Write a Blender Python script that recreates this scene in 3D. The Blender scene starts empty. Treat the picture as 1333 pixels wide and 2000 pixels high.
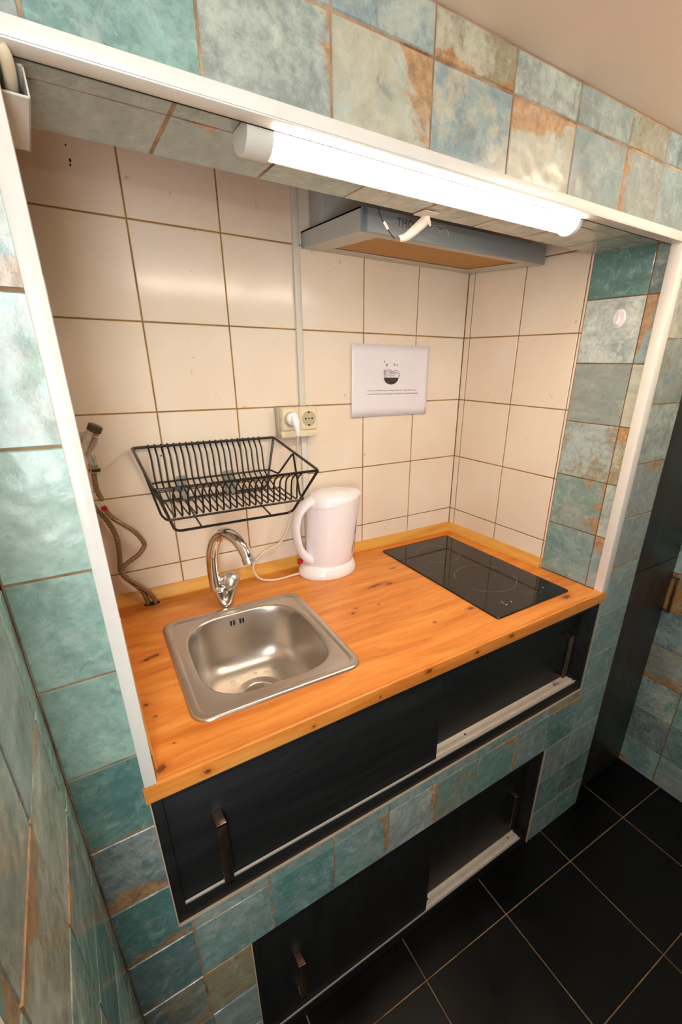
import bpy, bmesh, math, random
from mathutils import Vector, Matrix
C = bpy.context.scene.collection
SC = bpy.context.scene
PI = math.pi

# ------------------------------------------------------------------ camera
cam_d = bpy.data.cameras.new('camera')
cam = bpy.data.objects.new('camera', cam_d); C.objects.link(cam)
cam_d.sensor_fit = 'VERTICAL'; cam_d.sensor_height = 36; cam_d.sensor_width = 24
cam_d.lens = 883.07 / 2000 * 36
cam_d.shift_x = -53.93 / 2000; cam_d.shift_y = 66.79 / 2000
cam_d.clip_start = 0.01
R = Vector((0.83981065, -0.54273739, 0.01241734)); U = Vector((0.19504832, 0.32299808, 0.92608228)); F = Vector((0.50663026, 0.77531179, -0.37711724))
cam.matrix_world = Matrix(((R.x, U.x, -F.x, 0.25364977), (R.y, U.y, -F.y, -0.60229939), (R.z, U.z, -F.z, 1.57646891), (0, 0, 0, 1)))
SC.camera = cam

# ------------------------------------------------------------------ world, lights, exposure
W = bpy.data.worlds.new('world'); SC.world = W; W.use_nodes = True
W.node_tree.nodes['Background'].inputs[0].default_value = (1.0, 0.93, 0.85, 1)
W.node_tree.nodes['Background'].inputs[1].default_value = 0.13
SC.view_settings.view_transform = 'Standard'; SC.view_settings.look = 'None'
SC.view_settings.exposure = 0.0; SC.view_settings.gamma = 1.0
SC.view_settings.use_curve_mapping = False
TUBE_POWER = 50.0        # emission of the batten diffuser
LAMP_POWER = 37.0         # unseen domed lamp that brightens the ceiling

def area(name, loc, target, sx, sy, power, col):
    d = bpy.data.lights.new(name, 'AREA'); d.shape = 'RECTANGLE'; d.size = sx; d.size_y = sy
    d.energy = power; d.color = col
    o = bpy.data.objects.new(name, d); C.objects.link(o); o.location = loc
    o.rotation_euler = (Vector(target) - Vector(loc)).to_track_quat('-Z', 'Y').to_euler()
    return o
# daylight coming through the unseen doorway at the left, behind the camera
area('doorway_light', (0.10, -0.95, 1.55), (0.42, 0, 1.40), 0.20, 0.8, 12.5, (0.95, 0.98, 1.0))

# ------------------------------------------------------------------ helpers
def s2l(h):
    c = [int(h[i:i + 2], 16) / 255 for i in (0, 2, 4)]
    return tuple(((x / 12.92) if x <= 0.04045 else ((x + 0.055) / 1.055) ** 2.4) for x in c) + (1.0,)

class MB:
    def __init__(s): s.bm = bmesh.new(); s.mi = 0
    def _merge(s, b, M=None):
        if M is not None: bmesh.ops.transform(b, matrix=M, verts=b.verts)
        me = bpy.data.meshes.new('t'); b.to_mesh(me); b.free()
        n = len(s.bm.faces); s.bm.from_mesh(me); bpy.data.meshes.remove(me)
        s.bm.faces.ensure_lookup_table()
        for f in s.bm.faces[n:]: f.material_index = s.mi
    def box(s, x0, x1, y0, y1, z0, z1, bev=0.0, seg=2, M=None):
        b = bmesh.new(); bmesh.ops.create_cube(b, size=1)
        bmesh.ops.transform(b, matrix=Matrix.Translation(((x0 + x1) / 2, (y0 + y1) / 2, (z0 + z1) / 2)) @ Matrix.Diagonal((abs(x1 - x0), abs(y1 - y0), abs(z1 - z0), 1)), verts=b.verts)
        if bev: bmesh.ops.bevel(b, geom=b.edges[:], offset=bev, segments=seg, affect='EDGES', profile=0.5)
        s._merge(b, M); return s
    def rings(s, rings, cap0=True, cap1=True, M=None, closed=True):
        b = bmesh.new(); R_ = [[b.verts.new(p) for p in r] for r in rings]
        n = len(rings[0])
        for a, c in zip(R_[:-1], R_[1:]):
            for i in range(n if closed else n - 1):
                j = (i + 1) % n
                b.faces.new((a[i], a[j], c[j], c[i]))
        if cap0: b.faces.new(R_[0][::-1])
        if cap1: b.faces.new(R_[-1])
        bmesh.ops.remove_doubles(b, verts=b.verts, dist=1e-6)
        bmesh.ops.recalc_face_normals(b, faces=b.faces)
        s._merge(b, M); return s
    def tube(s, pts, r, seg=10, closed=False, caps=True):
        pts = [Vector(p) for p in pts]; n = len(pts)
        rr = r if isinstance(r, (list, tuple)) else [r] * n
        T = []
        for i in range(n):
            if closed: t = pts[(i + 1) % n] - pts[i - 1]
            else: t = pts[min(i + 1, n - 1)] - pts[max(i - 1, 0)]
            T.append(t.normalized())
        up = Vector((0, 0, 1)) if abs(T[0].z) < .9 else Vector((1, 0, 0))
        N = (up - T[0] * up.dot(T[0])).normalized(); rings = []
        for i in range(n):
            N = (N - T[i] * N.dot(T[i])).normalized(); B = T[i].cross(N)
            # keep the section round at sharp corners
            rings.append([pts[i] + (N * math.cos(2 * PI * k / seg) + B * math.sin(2 * PI * k / seg)) * rr[i] for k in range(seg)])
        if closed: rings.append(rings[0]); caps = False
        s.rings(rings, caps, caps); return s
    def lathe(s, prof, seg=32, M=None, cap0=True, cap1=True):
        s.rings([[(r * math.cos(2 * PI * k / seg), r * math.sin(2 * PI * k / seg), z) for k in range(seg)] for r, z in prof], cap0, cap1, M); return s
    def prism(s, poly, axis, a, b_, M=None, bev=0):
        def P(u, v, w): return {'x': (w, u, v), 'y': (u, w, v), 'z': (u, v, w)}[axis]
        b = bmesh.new(); A = [b.verts.new(P(u, v, a)) for u, v in poly]; B = [b.verts.new(P(u, v, b_)) for u, v in poly]
        n = len(poly); b.faces.new(A); b.faces.new(B[::-1])
        for i in range(n): b.faces.new((A[i], B[i], B[(i + 1) % n], A[(i + 1) % n]))
        bmesh.ops.recalc_face_normals(b, faces=b.faces)
        if bev: bmesh.ops.bevel(b, geom=b.edges[:], offset=bev, segments=2, affect='EDGES')
        s._merge(b, M); return s
    def build(s, name, mats, parent=None, smooth=True, angle=35):
        me = bpy.data.meshes.new(name)
        if smooth:
            for f in s.bm.faces: f.smooth = True
            for e in s.bm.edges:
                if len(e.link_faces) == 2 and e.calc_face_angle(0) > math.radians(angle): e.smooth = False
        s.bm.to_mesh(me); s.bm.free()
        for m in (mats if isinstance(mats, (list, tuple)) else [mats]): me.materials.append(m)
        o = bpy.data.objects.new(name, me); C.objects.link(o)
        if parent is not None:
            w = Vector((0, 0, 0)); p = parent
            while p is not None: w += p.location; p = p.parent
            me.transform(Matrix.Translation(-w)); o.parent = parent
        return o

def thing(name, label, cat, loc, group=None):
    o = bpy.data.objects.new(name, None); C.objects.link(o); o.location = loc; o.empty_display_size = 0.05
    o['label'] = label; o['category'] = cat
    if group: o['group'] = group
    return o
def tag(o, label, cat, group=None):
    o['label'] = label; o['category'] = cat
    if group: o['group'] = group
    return o
def struct(o): o['kind'] = 'structure'; return o
def smoothpath(pts, n=8):
    P = [Vector(p) for p in pts]; out = []
    for i in range(len(P) - 1):
        p0 = P[max(i - 1, 0)]; p1 = P[i]; p2 = P[i + 1]; p3 = P[min(i + 2, len(P) - 1)]
        for k in range(n):
            t = k / n
            out.append(0.5 * ((2 * p1) + (p2 - p0) * t + (2 * p0 - 5 * p1 + 4 * p2 - p3) * t * t + (3 * p1 - p0 - 3 * p2 + p3) * t ** 3))
    out.append(P[-1]); return out
def fillet(pts, r, n=5, closed=False):
    """round the corners of a polyline"""
    P = [Vector(p) for p in pts]; out = []; m = len(P)
    for i in range(m):
        if not closed and i in (0, m - 1): out.append(P[i]); continue
        a, b, c = P[i - 1], P[i], P[(i + 1) % m]
        u = (a - b); v = (c - b); rr = min(r, u.length * .45, v.length * .45)
        p, q = b + u.normalized() * rr, b + v.normalized() * rr
        for k in range(n + 1):
            t = k / n; out.append(p * (1 - t) ** 2 + b * 2 * t * (1 - t) + q * t * t)
    return out
def rrect(cx, cy, hw, hd, r, z, n=6):
    pts = []
    for (sx, sy, a0) in ((1, 1, 0), (-1, 1, 90), (-1, -1, 180), (1, -1, 270)):
        for k in range(n + 1):
            a = math.radians(a0 + 90 * k / n)
            pts.append((cx + sx * (hw - r) + r * math.cos(a), cy + sy * (hd - r) + r * math.sin(a), z))
    return pts

# ------------------------------------------------------------------ materials
def new(name):
    m = bpy.data.materials.new(name); m.use_nodes = True
    nt = m.node_tree; b = nt.nodes['Principled BSDF']; return m, nt, b
def node(nt, t, **kw):
    n = nt.nodes.new(t)
    for k, v in kw.items(): setattr(n, k, v)
    return n
def math_(nt, op, a, b=None, clamp=False):
    n = node(nt, 'ShaderNodeMath', operation=op, use_clamp=clamp)
    for i, v in enumerate((a, b)):
        if v is None: continue
        if isinstance(v, (int, float)): n.inputs[i].default_value = v
        else: nt.links.new(v, n.inputs[i])
    return n.outputs[0]
def mixc(nt, f, a, b, blend='MIX'):
    n = node(nt, 'ShaderNodeMix', data_type='RGBA', blend_type=blend)
    for i, v in ((0, f), (6, a), (7, b)):
        if isinstance(v, (int, float)): n.inputs[i].default_value = v
        elif isinstance(v, tuple): n.inputs[i].default_value = v
        else: nt.links.new(v, n.inputs[i])
    return n.outputs[2]
def ramp(nt, f, stops):
    n = node(nt, 'ShaderNodeValToRGB'); e = n.color_ramp.elements
    while len(e) > 1: e.remove(e[-1])
    e[0].position, e[0].color = stops[0][0], stops[0][1]
    for p, c in stops[1:]: x = e.new(p); x.color = c
    nt.links.new(f, n.inputs[0]); return n.outputs[0]
def maprange(nt, v, a, b, c=0.0, d=1.0, smooth=True):
    n = node(nt, 'ShaderNodeMapRange', interpolation_type='SMOOTHSTEP' if smooth else 'LINEAR')
    nt.links.new(v, n.inputs[0])
    for i, x in zip((1, 2, 3, 4), (a, b, c, d)): n.inputs[i].default_value = x
    return n.outputs[0]
def noise(nt, vec, scale, detail=4, rough=.55, dist=0.0):
    n = node(nt, 'ShaderNodeTexNoise'); n.inputs['Scale'].default_value = scale; n.inputs['Detail'].default_value = detail
    n.inputs['Roughness'].default_value = rough; n.inputs['Distortion'].default_value = dist
    if vec is not None: nt.links.new(vec, n.inputs['Vector'])
    return n.outputs[0]
def mapping(nt, vec, sc=(1, 1, 1), rot=(0, 0, 0), loc=(0, 0, 0)):
    n = node(nt, 'ShaderNodeMapping'); nt.links.new(vec, n.inputs[0])
    n.inputs['Scale'].default_value = sc; n.inputs['Rotation'].default_value = rot; n.inputs['Location'].default_value = loc
    return n.outputs[0]
def bump(nt, b, h, strength=.3, dist=.01):
    n = node(nt, 'ShaderNodeBump'); n.inputs['Strength'].default_value = strength; n.inputs['Distance'].default_value = dist
    nt.links.new(h, n.inputs['Height']); nt.links.new(n.outputs[0], b.inputs['Normal'])
def objco(nt): return node(nt, 'ShaderNodeTexCoord').outputs['Object']
def plain(name, col, rough=.5, metal=0.0, var=0.06, bumps=0.0, scale=30, coat=0.0):
    m, nt, b = new(name)
    c = s2l(col) if isinstance(col, str) else tuple(col) + (1,)
    n = noise(nt, objco(nt), scale, 5)
    f = maprange(nt, n, .3, .7, 1 - var, 1 + var)
    mm = node(nt, 'ShaderNodeVectorMath', operation='SCALE'); mm.inputs[0].default_value = c[:3]; nt.links.new(f, mm.inputs['Scale'])
    nt.links.new(mm.outputs[0], b.inputs['Base Color'])
    b.inputs['Metallic'].default_value = metal
    rr = maprange(nt, n, .3, .7, max(.02, rough - .05), rough + .05); nt.links.new(rr, b.inputs['Roughness'])
    if coat: b.inputs['Coat Weight'].default_value = coat; b.inputs['Coat Roughness'].default_value = .1
    if bumps: bump(nt, b, n, bumps, .002)
    return m

# glazed tiles: the colours of each tile come from the attributes written into its own mesh
def make_patina():
    m, nt, b = new('patina_glazed_tile')
    A = node(nt, 'ShaderNodeAttribute', attribute_name='colA').outputs[0]
    B = node(nt, 'ShaderNodeAttribute', attribute_name='colB').outputs[0]
    par = node(nt, 'ShaderNodeAttribute', attribute_name='par').outputs[0]
    sp = node(nt, 'ShaderNodeSeparateColor'); nt.links.new(par, sp.inputs[0]); rust, dx, dy = sp.outputs
    seed = node(nt, 'ShaderNodeAttribute', attribute_name='seed').outputs[2]
    uv = node(nt, 'ShaderNodeUVMap', uv_map='tuv').outputs[0]
    off = node(nt, 'ShaderNodeVectorMath', operation='SCALE'); off.inputs[0].default_value = (17.3, 9.1, 5.7); nt.links.new(seed, off.inputs['Scale'])
    v = node(nt, 'ShaderNodeVectorMath', operation='ADD'); nt.links.new(objco(nt), v.inputs[0]); nt.links.new(off.outputs[0], v.inputs[1]); v = v.outputs[0]
    n1 = noise(nt, v, 11, 7, .62, .4); n2 = noise(nt, v, 85, 7, .70); n3 = noise(nt, v, 8, 6, .62, .8); n4 = noise(nt, v, 190, 3, .6)
    f = math_(nt, 'ADD', n1, math_(nt, 'MULTIPLY', math_(nt, 'SUBTRACT', n2, .5), .9))
    base = mixc(nt, maprange(nt, f, .36, .70), A, B)
    # fine pits
    pit = maprange(nt, noise(nt, v, 45, 5, .7), .60, .72)
    dark = mixc(nt, 1.0, base, (.55, .60, .58, 1), 'MULTIPLY')
    base = mixc(nt, math_(nt, 'MULTIPLY', pit, .65), base, dark)
    lightsp = maprange(nt, noise(nt, v, 70, 4, .7, .2), .63, .72)
    base = mixc(nt, math_(nt, 'MULTIPLY', lightsp, .35), base, (.62, .64, .56, 1))
    # cloudy glaze: soft value drift, pale brush marks and a few darker veins inside every tile
    vs_ = mapping(nt, v, (1, .35, 1)); n5 = noise(nt, vs_, 34, 6, .68, .6)
    sc5 = node(nt, 'ShaderNodeVectorMath', operation='SCALE'); nt.links.new(base, sc5.inputs[0]); nt.links.new(maprange(nt, n5, .30, .70, .80, 1.20, False), sc5.inputs['Scale'])
    base = mixc(nt, math_(nt, 'MULTIPLY', maprange(nt, noise(nt, v, 26, 8, .74, 1.0), .50, .68), .42), sc5.outputs[0], (.50, .56, .51, 1))
    base = mixc(nt, math_(nt, 'MULTIPLY', maprange(nt, noise(nt, v, 20, 8, .72, 1.4), .57, .70), .45), base, (.13, .20, .19, 1))
    # rust: directional field
    su = node(nt, 'ShaderNodeSeparateXYZ'); nt.links.new(uv, su.inputs[0])
    fx = math_(nt, 'MULTIPLY', math_(nt, 'SUBTRACT', su.outputs[0], .5), math_(nt, 'MULTIPLY', math_(nt, 'SUBTRACT', dx, .5), 2.0))
    fy = math_(nt, 'MULTIPLY', math_(nt, 'SUBTRACT', su.outputs[1], .5), math_(nt, 'MULTIPLY', math_(nt, 'SUBTRACT', dy, .5), 2.0))
    fld = math_(nt, 'ADD', math_(nt, 'ADD', fx, fy), math_(nt, 'MULTIPLY', math_(nt, 'SUBTRACT', n3, .5), 1.3))
    fld = math_(nt, 'ADD', fld, rust)
    rm = maprange(nt, fld, .60, .70)
    rc = ramp(nt, n2, [(.3, s2l('7A4E24')), (.5, s2l('BA7E3C')), (.7, s2l('D9A35C'))])
    rc = mixc(nt, .25, rc, base)
    col = mixc(nt, math_(nt, 'MULTIPLY', rm, .9), base, rc)
    # tone each tile slightly
    nt.links.new(col, b.inputs['Base Color'])
    b.inputs['Roughness'].default_value = .13; b.inputs['IOR'].default_value = 1.52
    h = math_(nt, 'ADD', noise(nt, v, 13, 2, .5), math_(nt, 'MULTIPLY', n2, .06))
    bump(nt, b, h, .55, .010)
    return m
PATINA = make_patina()
def make_grout(name, c1, c2):
    m, nt, b = new(name); co = objco(nt)
    n = noise(nt, co, 12, 6, .6)
    nt.links.new(ramp(nt, n, [(.35, s2l(c1)), (.65, s2l(c2))]), b.inputs['Base Color']); b.inputs['Roughness'].default_value = .85
    bump(nt, b, noise(nt, co, 400, 3), .3, .001); return m
GROUT = make_grout('brown_grout', '7A5336', 'C2A27C')
GROUT_D = make_grout('dark_brown_grout', '5A3A22', '95602F')
GROUT_Y = make_grout('yellowed_grout', '7E5E30', 'A8803F')
def make_white():
    m, nt, b = new('white_glazed_tile'); co = objco(nt)
    n = noise(nt, co, 5, 4); n2 = noise(nt, co, 160, 3, .6)
    c = ramp(nt, n, [(.3, s2l('E7D6C0')), (.7, s2l('EEE0CE'))])
    sp = maprange(nt, noise(nt, co, 42, 2, .5), .735, .76)
    c = mixc(nt, math_(nt, 'MULTIPLY', sp, .35), c, s2l('A08A70'))
    nt.links.new(c, b.inputs['Base Color']); b.inputs['Roughness'].default_value = .17
    bump(nt, b, noise(nt, co, 7, 2), .22, .006); return m
WHITE = make_white()
def make_wood(name, c0, c1, c2, axis='x', rough=.33, knots=True, scale=1.0, spots=()):
    m, nt, b = new(name); co = objco(nt)
    sc = {'x': (1.2, 14, 14), 'y': (14, 1.2, 14), 'z': (14, 14, 1.2)}[axis]
    w = noise(nt, mapping(nt, co, (1.3, 3, 3)), 1.6, 3, .5)
    add = node(nt, 'ShaderNodeVectorMath', operation='ADD'); nt.links.new(mapping(nt, co, tuple(x * scale for x in sc)), add.inputs[0])
    ws = node(nt, 'ShaderNodeVectorMath', operation='SCALE'); ws.inputs[0].default_value = (0, 1.3, 1.3); nt.links.new(w, ws.inputs['Scale']); nt.links.new(ws.outputs[0], add.inputs[1])
    g = noise(nt, add.outputs[0], 2.2, 8, .66, .25)
    fine = noise(nt, mapping(nt, co, tuple(x * 5 for x in sc)), 3, 6, .7)
    c = ramp(nt, g, [(.30, s2l(c0)), (.5, s2l(c1)), (.72, s2l(c2))])
    c = mixc(nt, math_(nt, 'MULTIPLY', maprange(nt, fine, .45, .75), .25), c, s2l(c0))
    if knots:
        vo = node(nt, 'ShaderNodeTexVoronoi'); nt.links.new(mapping(nt, co, (4.2, 8.5, 8.5), loc=(.3, .2, 0)), vo.inputs['Vector']); vo.inputs['Scale'].default_value = 1.0; vo.inputs['Randomness'].default_value = 1.0
        k = math_(nt, 'ADD', vo.outputs['Distance'], math_(nt, 'MULTIPLY', math_(nt, 'SUBTRACT', noise(nt, co, 55, 3), .5), .12))
        c = mixc(nt, math_(nt, 'MULTIPLY', maprange(nt, k, .20, .05), .35), c, s2l('9A4A1C'))
        c = mixc(nt, math_(nt, 'MULTIPLY', maprange(nt, k, .075, .03), .75), c, s2l('3A1608'))
    for (px, py, pz, r, el, ang_) in spots:     # single knots: place, size, stretch, turn
        mp = node(nt, 'ShaderNodeMapping', vector_type='TEXTURE'); nt.links.new(co, mp.inputs[0])
        mp.inputs['Location'].default_value = (px, py, pz); mp.inputs['Rotation'].default_value = (0, 0, ang_); mp.inputs['Scale'].default_value = (r * el, r, r)
        ln = node(nt, 'ShaderNodeVectorMath', operation='LENGTH'); nt.links.new(mp.outputs[0], ln.inputs[0])
        k = math_(nt, 'ADD', ln.outputs['Value'], math_(nt, 'MULTIPLY', math_(nt, 'SUBTRACT', noise(nt, co, 130, 4, .6), .5), 1.6))
        c = mixc(nt, math_(nt, 'MULTIPLY', maprange(nt, k, 2.6, .8), .45), c, s2l('A8521E'))
        c = mixc(nt, math_(nt, 'MULTIPLY', maprange(nt, k, 1.05, .50), .72), c, s2l('3A1608'))
    nt.links.new(c, b.inputs['Base Color']); b.inputs['Roughness'].default_value = rough
    bump(nt, b, fine, .08, .002); return m
KN = [(.9565, .3615, .9731, .007, 1.8, .1), (.915, .372, .9731, .0075, 4.0, .15), (.7792, .2714, .9731, .0045, 1.6, .2), (.800, .290, .9731, .003, 2, 0), (1.0594, .1297, .9731, .006, 1.9, .1), (.9325, .1269, .9731, .004, 1.2, 0), (.313, .345, .9731, .006, 2.6, .25), (.297, .338, .9731, .004, 2.2, .25), (1.0281, .4432, .9731, .004, 2.4, .1), (1.335, .034, .9731, .008, 2.2, .1), (.2741, .1891, .9731, .004, 1.2, 0), (.2836, .1487, .9731, .0025, 1.5, 0), (.2710, .0211, .9731, .008, 1.2, .8), (.300, .0647, .9731, .002, 1.5, 0), (.8627, .2766, .9731, .003, 1.2, 0),
      (.3351, -.0075, .9565, .0055, 1.3, 0), (.5272, -.0075, .9520, .003, 1.2, 0), (.6763, -.0075, .9520, .003, 1, 0), (.8019, -.0075, .9640, .006, 1.6, 0), (.9469, -.0075, .9581, .0055, 1.3, 0), (1.0628, -.0075, .9623, .0055, 1.8, 0)]
OAK = make_wood('knotty_oak_laminate', 'BE6822', 'D98636', 'E9A050', knots=False, spots=[(a - .85, b - .3, c - .9415, r, e_, an) for a, b, c, r, e_, an in KN])
PINE = make_wood('pine_moulding', 'C98A35', 'DFA54A', 'EAB963', knots=False, rough=.4)
PINE_Y = make_wood('pine_moulding_side', 'C98A35', 'DFA54A', 'EAB963', axis='y', knots=False, rough=.4)
BLACKWOOD_H = make_wood('charcoal_wood_horizontal', '0E0E0E', '161717', '202221', knots=False, rough=.55)
BLACKWOOD_V = make_wood('charcoal_wood_vertical', '0D0D0D', '141414', '1D1E1D', axis='z', knots=False, rough=.55)
TALLWOOD = make_wood('dark_brown_wood', '211D1A', '2E2925', '3C3631', axis='z', knots=False, rough=.4)
WHITEPAINT = plain('white_painted_metal', 'EAE4DA', .35, var=.02)
PLASTER = plain('ceiling_paint', 'FADCC2', .40, var=.03, scale=3)
def make_steel(name, col=(.60, .56, .52), rough=.28, aniso=.5, sc=(3, 220, 220)):
    m, nt, b = new(name); co = objco(nt)
    n = noise(nt, mapping(nt, co, sc), 2, 4); n2 = noise(nt, co, 40, 5, .6)
    b.inputs['Base Color'].default_value = col + (1,); b.inputs['Metallic'].default_value = 1
    nt.links.new(maprange(nt, n2, .35, .7, rough - .01, rough + .02), b.inputs['Roughness'])
    return m
STEEL = make_steel('brushed_stainless_steel', (.60, .545, .48), .33, sc=(60, 60, 60))
CHROME = plain('chrome', (.80, .78, .75), .09, 1.0, var=.02)
CHROME_DULL = plain('scuffed_chrome', (.66, .63, .58), .33, 1.0, var=.12, scale=120)
BRONZE = plain('satin_bronze_metal', (.34, .22, .16), .34, 1.0, var=.04)
BLACKWIRE = plain('black_coated_wire', '14120F', .35, var=.05)
ALU = plain('aluminium_rail', 'E2D4C2', .42, .1, var=.04)
GLASS = plain('black_ceramic_glass', (.006, .006, .006), .04, 0, var=.0)
PRINT = plain('grey_print', (.16, .155, .15), .3, var=.02)
ICON = plain('white_print', (.62, .62, .62), .4, var=.02)
KETTLE = plain('white_glossy_plastic', 'F0EAEC', .22, var=.01)
KETTLEB = plain('white_base_plastic', 'F3EFEF', .18, var=.01)
SMOKE = plain('smoked_window_plastic', '3A352E', .15, var=.03)
RED = plain('red_plastic', 'B01418', .25, var=.03)
CREAM = plain('cream_plastic', 'E2D3B4', .3, var=.03)
CREAMD = plain('grey_beige_plastic', 'B8AF98', .35, var=.03)
CORD = plain('cream_cable', 'E6D8C2', .4, var=.02)
DARK = plain('dark_hole', '120D0A', .8, var=.05)
PAPER = plain('white_paper', 'E9E4EA', .35, var=.015, scale=8)
INK = plain('dark_ink', '3A342C', .6, var=.05)
INKL = plain('faded_ink', '8F7B6D', .6, var=.05)
HOODM = plain('grey_painted_steel', 'B2BBBC', .38, var=.03)
HOODD = plain('dark_grey_front', '969B9D', .35, var=.03)
FILTER = plain('greasy_filter_mesh', 'B98A4A', .7, var=.25, bumps=.5, scale=350)
HOODL = plain('pale_underside_metal', 'C3BEB0', .4, var=.05)
TRUNK = plain('white_trunking_plastic', 'D8D4C8', .35, var=.03)
BLUE = plain('dark_blue_cable', '23303C', .4, var=.05)
RUBBER = plain('black_rubber', '1A1712', .5, var=.05)
def make_braid():
    m, nt, b = new('braided_steel_hose'); co = objco(nt)
    w = node(nt, 'ShaderNodeTexWave', wave_type='BANDS', bands_direction='DIAGONAL'); w.inputs['Scale'].default_value = 110; w.inputs['Distortion'].default_value = 3; nt.links.new(co, w.inputs[0])
    nt.links.new(ramp(nt, w.outputs['Fac'], [(.2, s2l('6E5A44')), (.8, s2l('B49C7E'))]), b.inputs['Base Color'])
    b.inputs['Metallic'].default_value = .75; b.inputs['Roughness'].default_value = .42
    bump(nt, b, w.outputs['Fac'], .5, .001); return m
BRAID = make_braid()
def make_floor():
    m, nt, b = new('black_floor_tile'); co = objco(nt)
    n = noise(nt, co, 4, 6, .6); n2 = noise(nt, co, 60, 5, .7)
    nt.links.new(ramp(nt, n, [(.3, s2l('040404')), (.7, s2l('090808'))]), b.inputs['Base Color'])
    nt.links.new(maprange(nt, n, .3, .7, .26, .42), b.inputs['Roughness']); b.inputs['Specular IOR Level'].default_value = .22
    bump(nt, b, math_(nt, 'ADD', noise(nt, co, 9, 3), math_(nt, 'MULTIPLY', n2, .08)), .12, .004); return m
FLOORT = make_floor()
def emis(name, col, s):
    m, nt, b = new(name); b.inputs['Base Color'].default_value = (.9, .9, .9, 1)
    b.inputs['Emission Color'].default_value = col + (1,); b.inputs['Emission Strength'].default_value = s; return m
TUBE = emis('lit_diffuser', (1.0, .87, .70), TUBE_POWER)
LAMPM = emis('lit_ceiling_diffuser', (1.0, .85, .70), LAMP_POWER)

# ------------------------------------------------------------------ tiled panels
TEAL, PALE, AQUA, GRAY, DEEP, CREA, SLATE, OLIVE, OCHRE, BLUEG, LTEAL = ('76968E', 'B6BDAF', 'AECABF', '949D96', '5A837D', 'BFBAA2', '687A7A', '978C6E', 'C09058', '90A3A2', '92B1A6')
def tile_panel(mb, O, u, v, n, rects, ul, vl, style, gap=.003, depth=.0015, bevel=.0012, key=0):
    """rects (u0,u1,v0,v1) are covered with tiles cut on the grid lines ul x vl; O + u*U + v*V, facing n."""
    bm = mb.bm
    lA = bm.loops.layers.float_color.get('colA') or bm.loops.layers.float_color.new('colA')
    lB = bm.loops.layers.float_color.get('colB') or bm.loops.layers.float_color.new('colB')
    lP = bm.loops.layers.float_color.get('par') or bm.loops.layers.float_color.new('par')
    lS = bm.loops.layers.float_color.get('seed') or bm.loops.layers.float_color.new('seed')
    lU = bm.loops.layers.uv.get('tuv') or bm.loops.layers.uv.new('tuv')
    O, u, v, n = map(Vector, (O, u, v, n))
    def P(a, b, h): return O + u * a + v * b + n * h
    flip = u.cross(v).dot(n) < 0
    def face(pts, mi, uvs=None, st=None, sd=0):
        vs = [bm.verts.new(p) for p in pts]
        if flip: vs = vs[::-1]; uvs = uvs[::-1] if uvs else None
        f = bm.faces.new(vs); f.material_index = mi
        for i, l in enumerate(f.loops):
            if st:
                l[lA] = s2l(st[0]); l[lB] = s2l(st[1]); l[lP] = (st[2], st[3] * .5 + .5, st[4] * .5 + .5, 1); l[lS] = (sd, sd, sd, 1); l[lU].uv = uvs[i]
    for (u0, u1, v0, v1) in rects:
        face([P(u0, v0, -depth), P(u1, v0, -depth), P(u1, v1, -depth), P(u0, v1, -depth)], 1)
        for i in range(len(ul) - 1):
            a0, a1 = max(ul[i], u0), min(ul[i + 1], u1)
            if a1 - a0 < .004: continue
            for j in range(len(vl) - 1):
                b0, b1 = max(vl[j], v0), min(vl[j + 1], v1)
                if b1 - b0 < .004: continue
                rnd = random.Random(key * 7919 + i * 131 + j * 17)
                st = style(i, j, rnd); sd = rnd.random()
                g = gap / 2
                L = a0 + (g if ul[i] >= u0 - 1e-6 else 0); Rr = a1 - (g if ul[i + 1] <= u1 + 1e-6 else 0)
                D = b0 + (g if vl[j] >= v0 - 1e-6 else 0); T = b1 - (g if vl[j + 1] <= v1 + 1e-6 else 0)
                bl = bevel if L > a0 else 0; br = bevel if Rr < a1 else 0; bd = bevel if D > b0 else 0; bt = bevel if T < b1 else 0
                tu = lambda a: (a - ul[i]) / (ul[i + 1] - ul[i]); tv = lambda b: (b - vl[j]) / (vl[j + 1] - vl[j])
                # slight individual lift of each tile
                h = rnd.uniform(-.0003, .0003)
                tl = [h + rnd.uniform(-.0003, .0003) for _ in range(4)]
                top = [(L + bl, D + bd, tl[0]), (Rr - br, D + bd, tl[1]), (Rr - br, T - bt, tl[2]), (L + bl, T - bt, tl[3])]
                bot = [(L, D, -depth), (Rr, D, -depth), (Rr, T, -depth), (L, T, -depth)]
                uvt = [(tu(a), tv(b)) for a, b, _ in top]
                face([P(*t) for t in top], 0, uvt, st, sd)
                for k in range(4):
                    q = (k + 1) % 4
                    face([P(*bot[k]), P(*bot[q]), P(*top[q]), P(*top[k])], 0, [uvt[k], uvt[q], uvt[q], uvt[k]], st, sd)
POOL = [(TEAL, AQUA), (GRAY, PALE), (TEAL, PALE), (SLATE, GRAY), (DEEP, TEAL), (LTEAL, AQUA), (GRAY, BLUEG), (TEAL, GRAY)]
def pool(r):
    a, b = r.choice(POOL)
    d = r.choice([(0, -1), (1, 0), (-1, 0), (0, 1), (0, -1)])
    return (a, b, r.choice([0, .05, .18, .3]), d[0], d[1])

T = .15
ZR = [.5865 + T * k for k in range(-4, 10)]                # rows: index 4 starts at .5865
ZR[0] = 0.0
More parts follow.
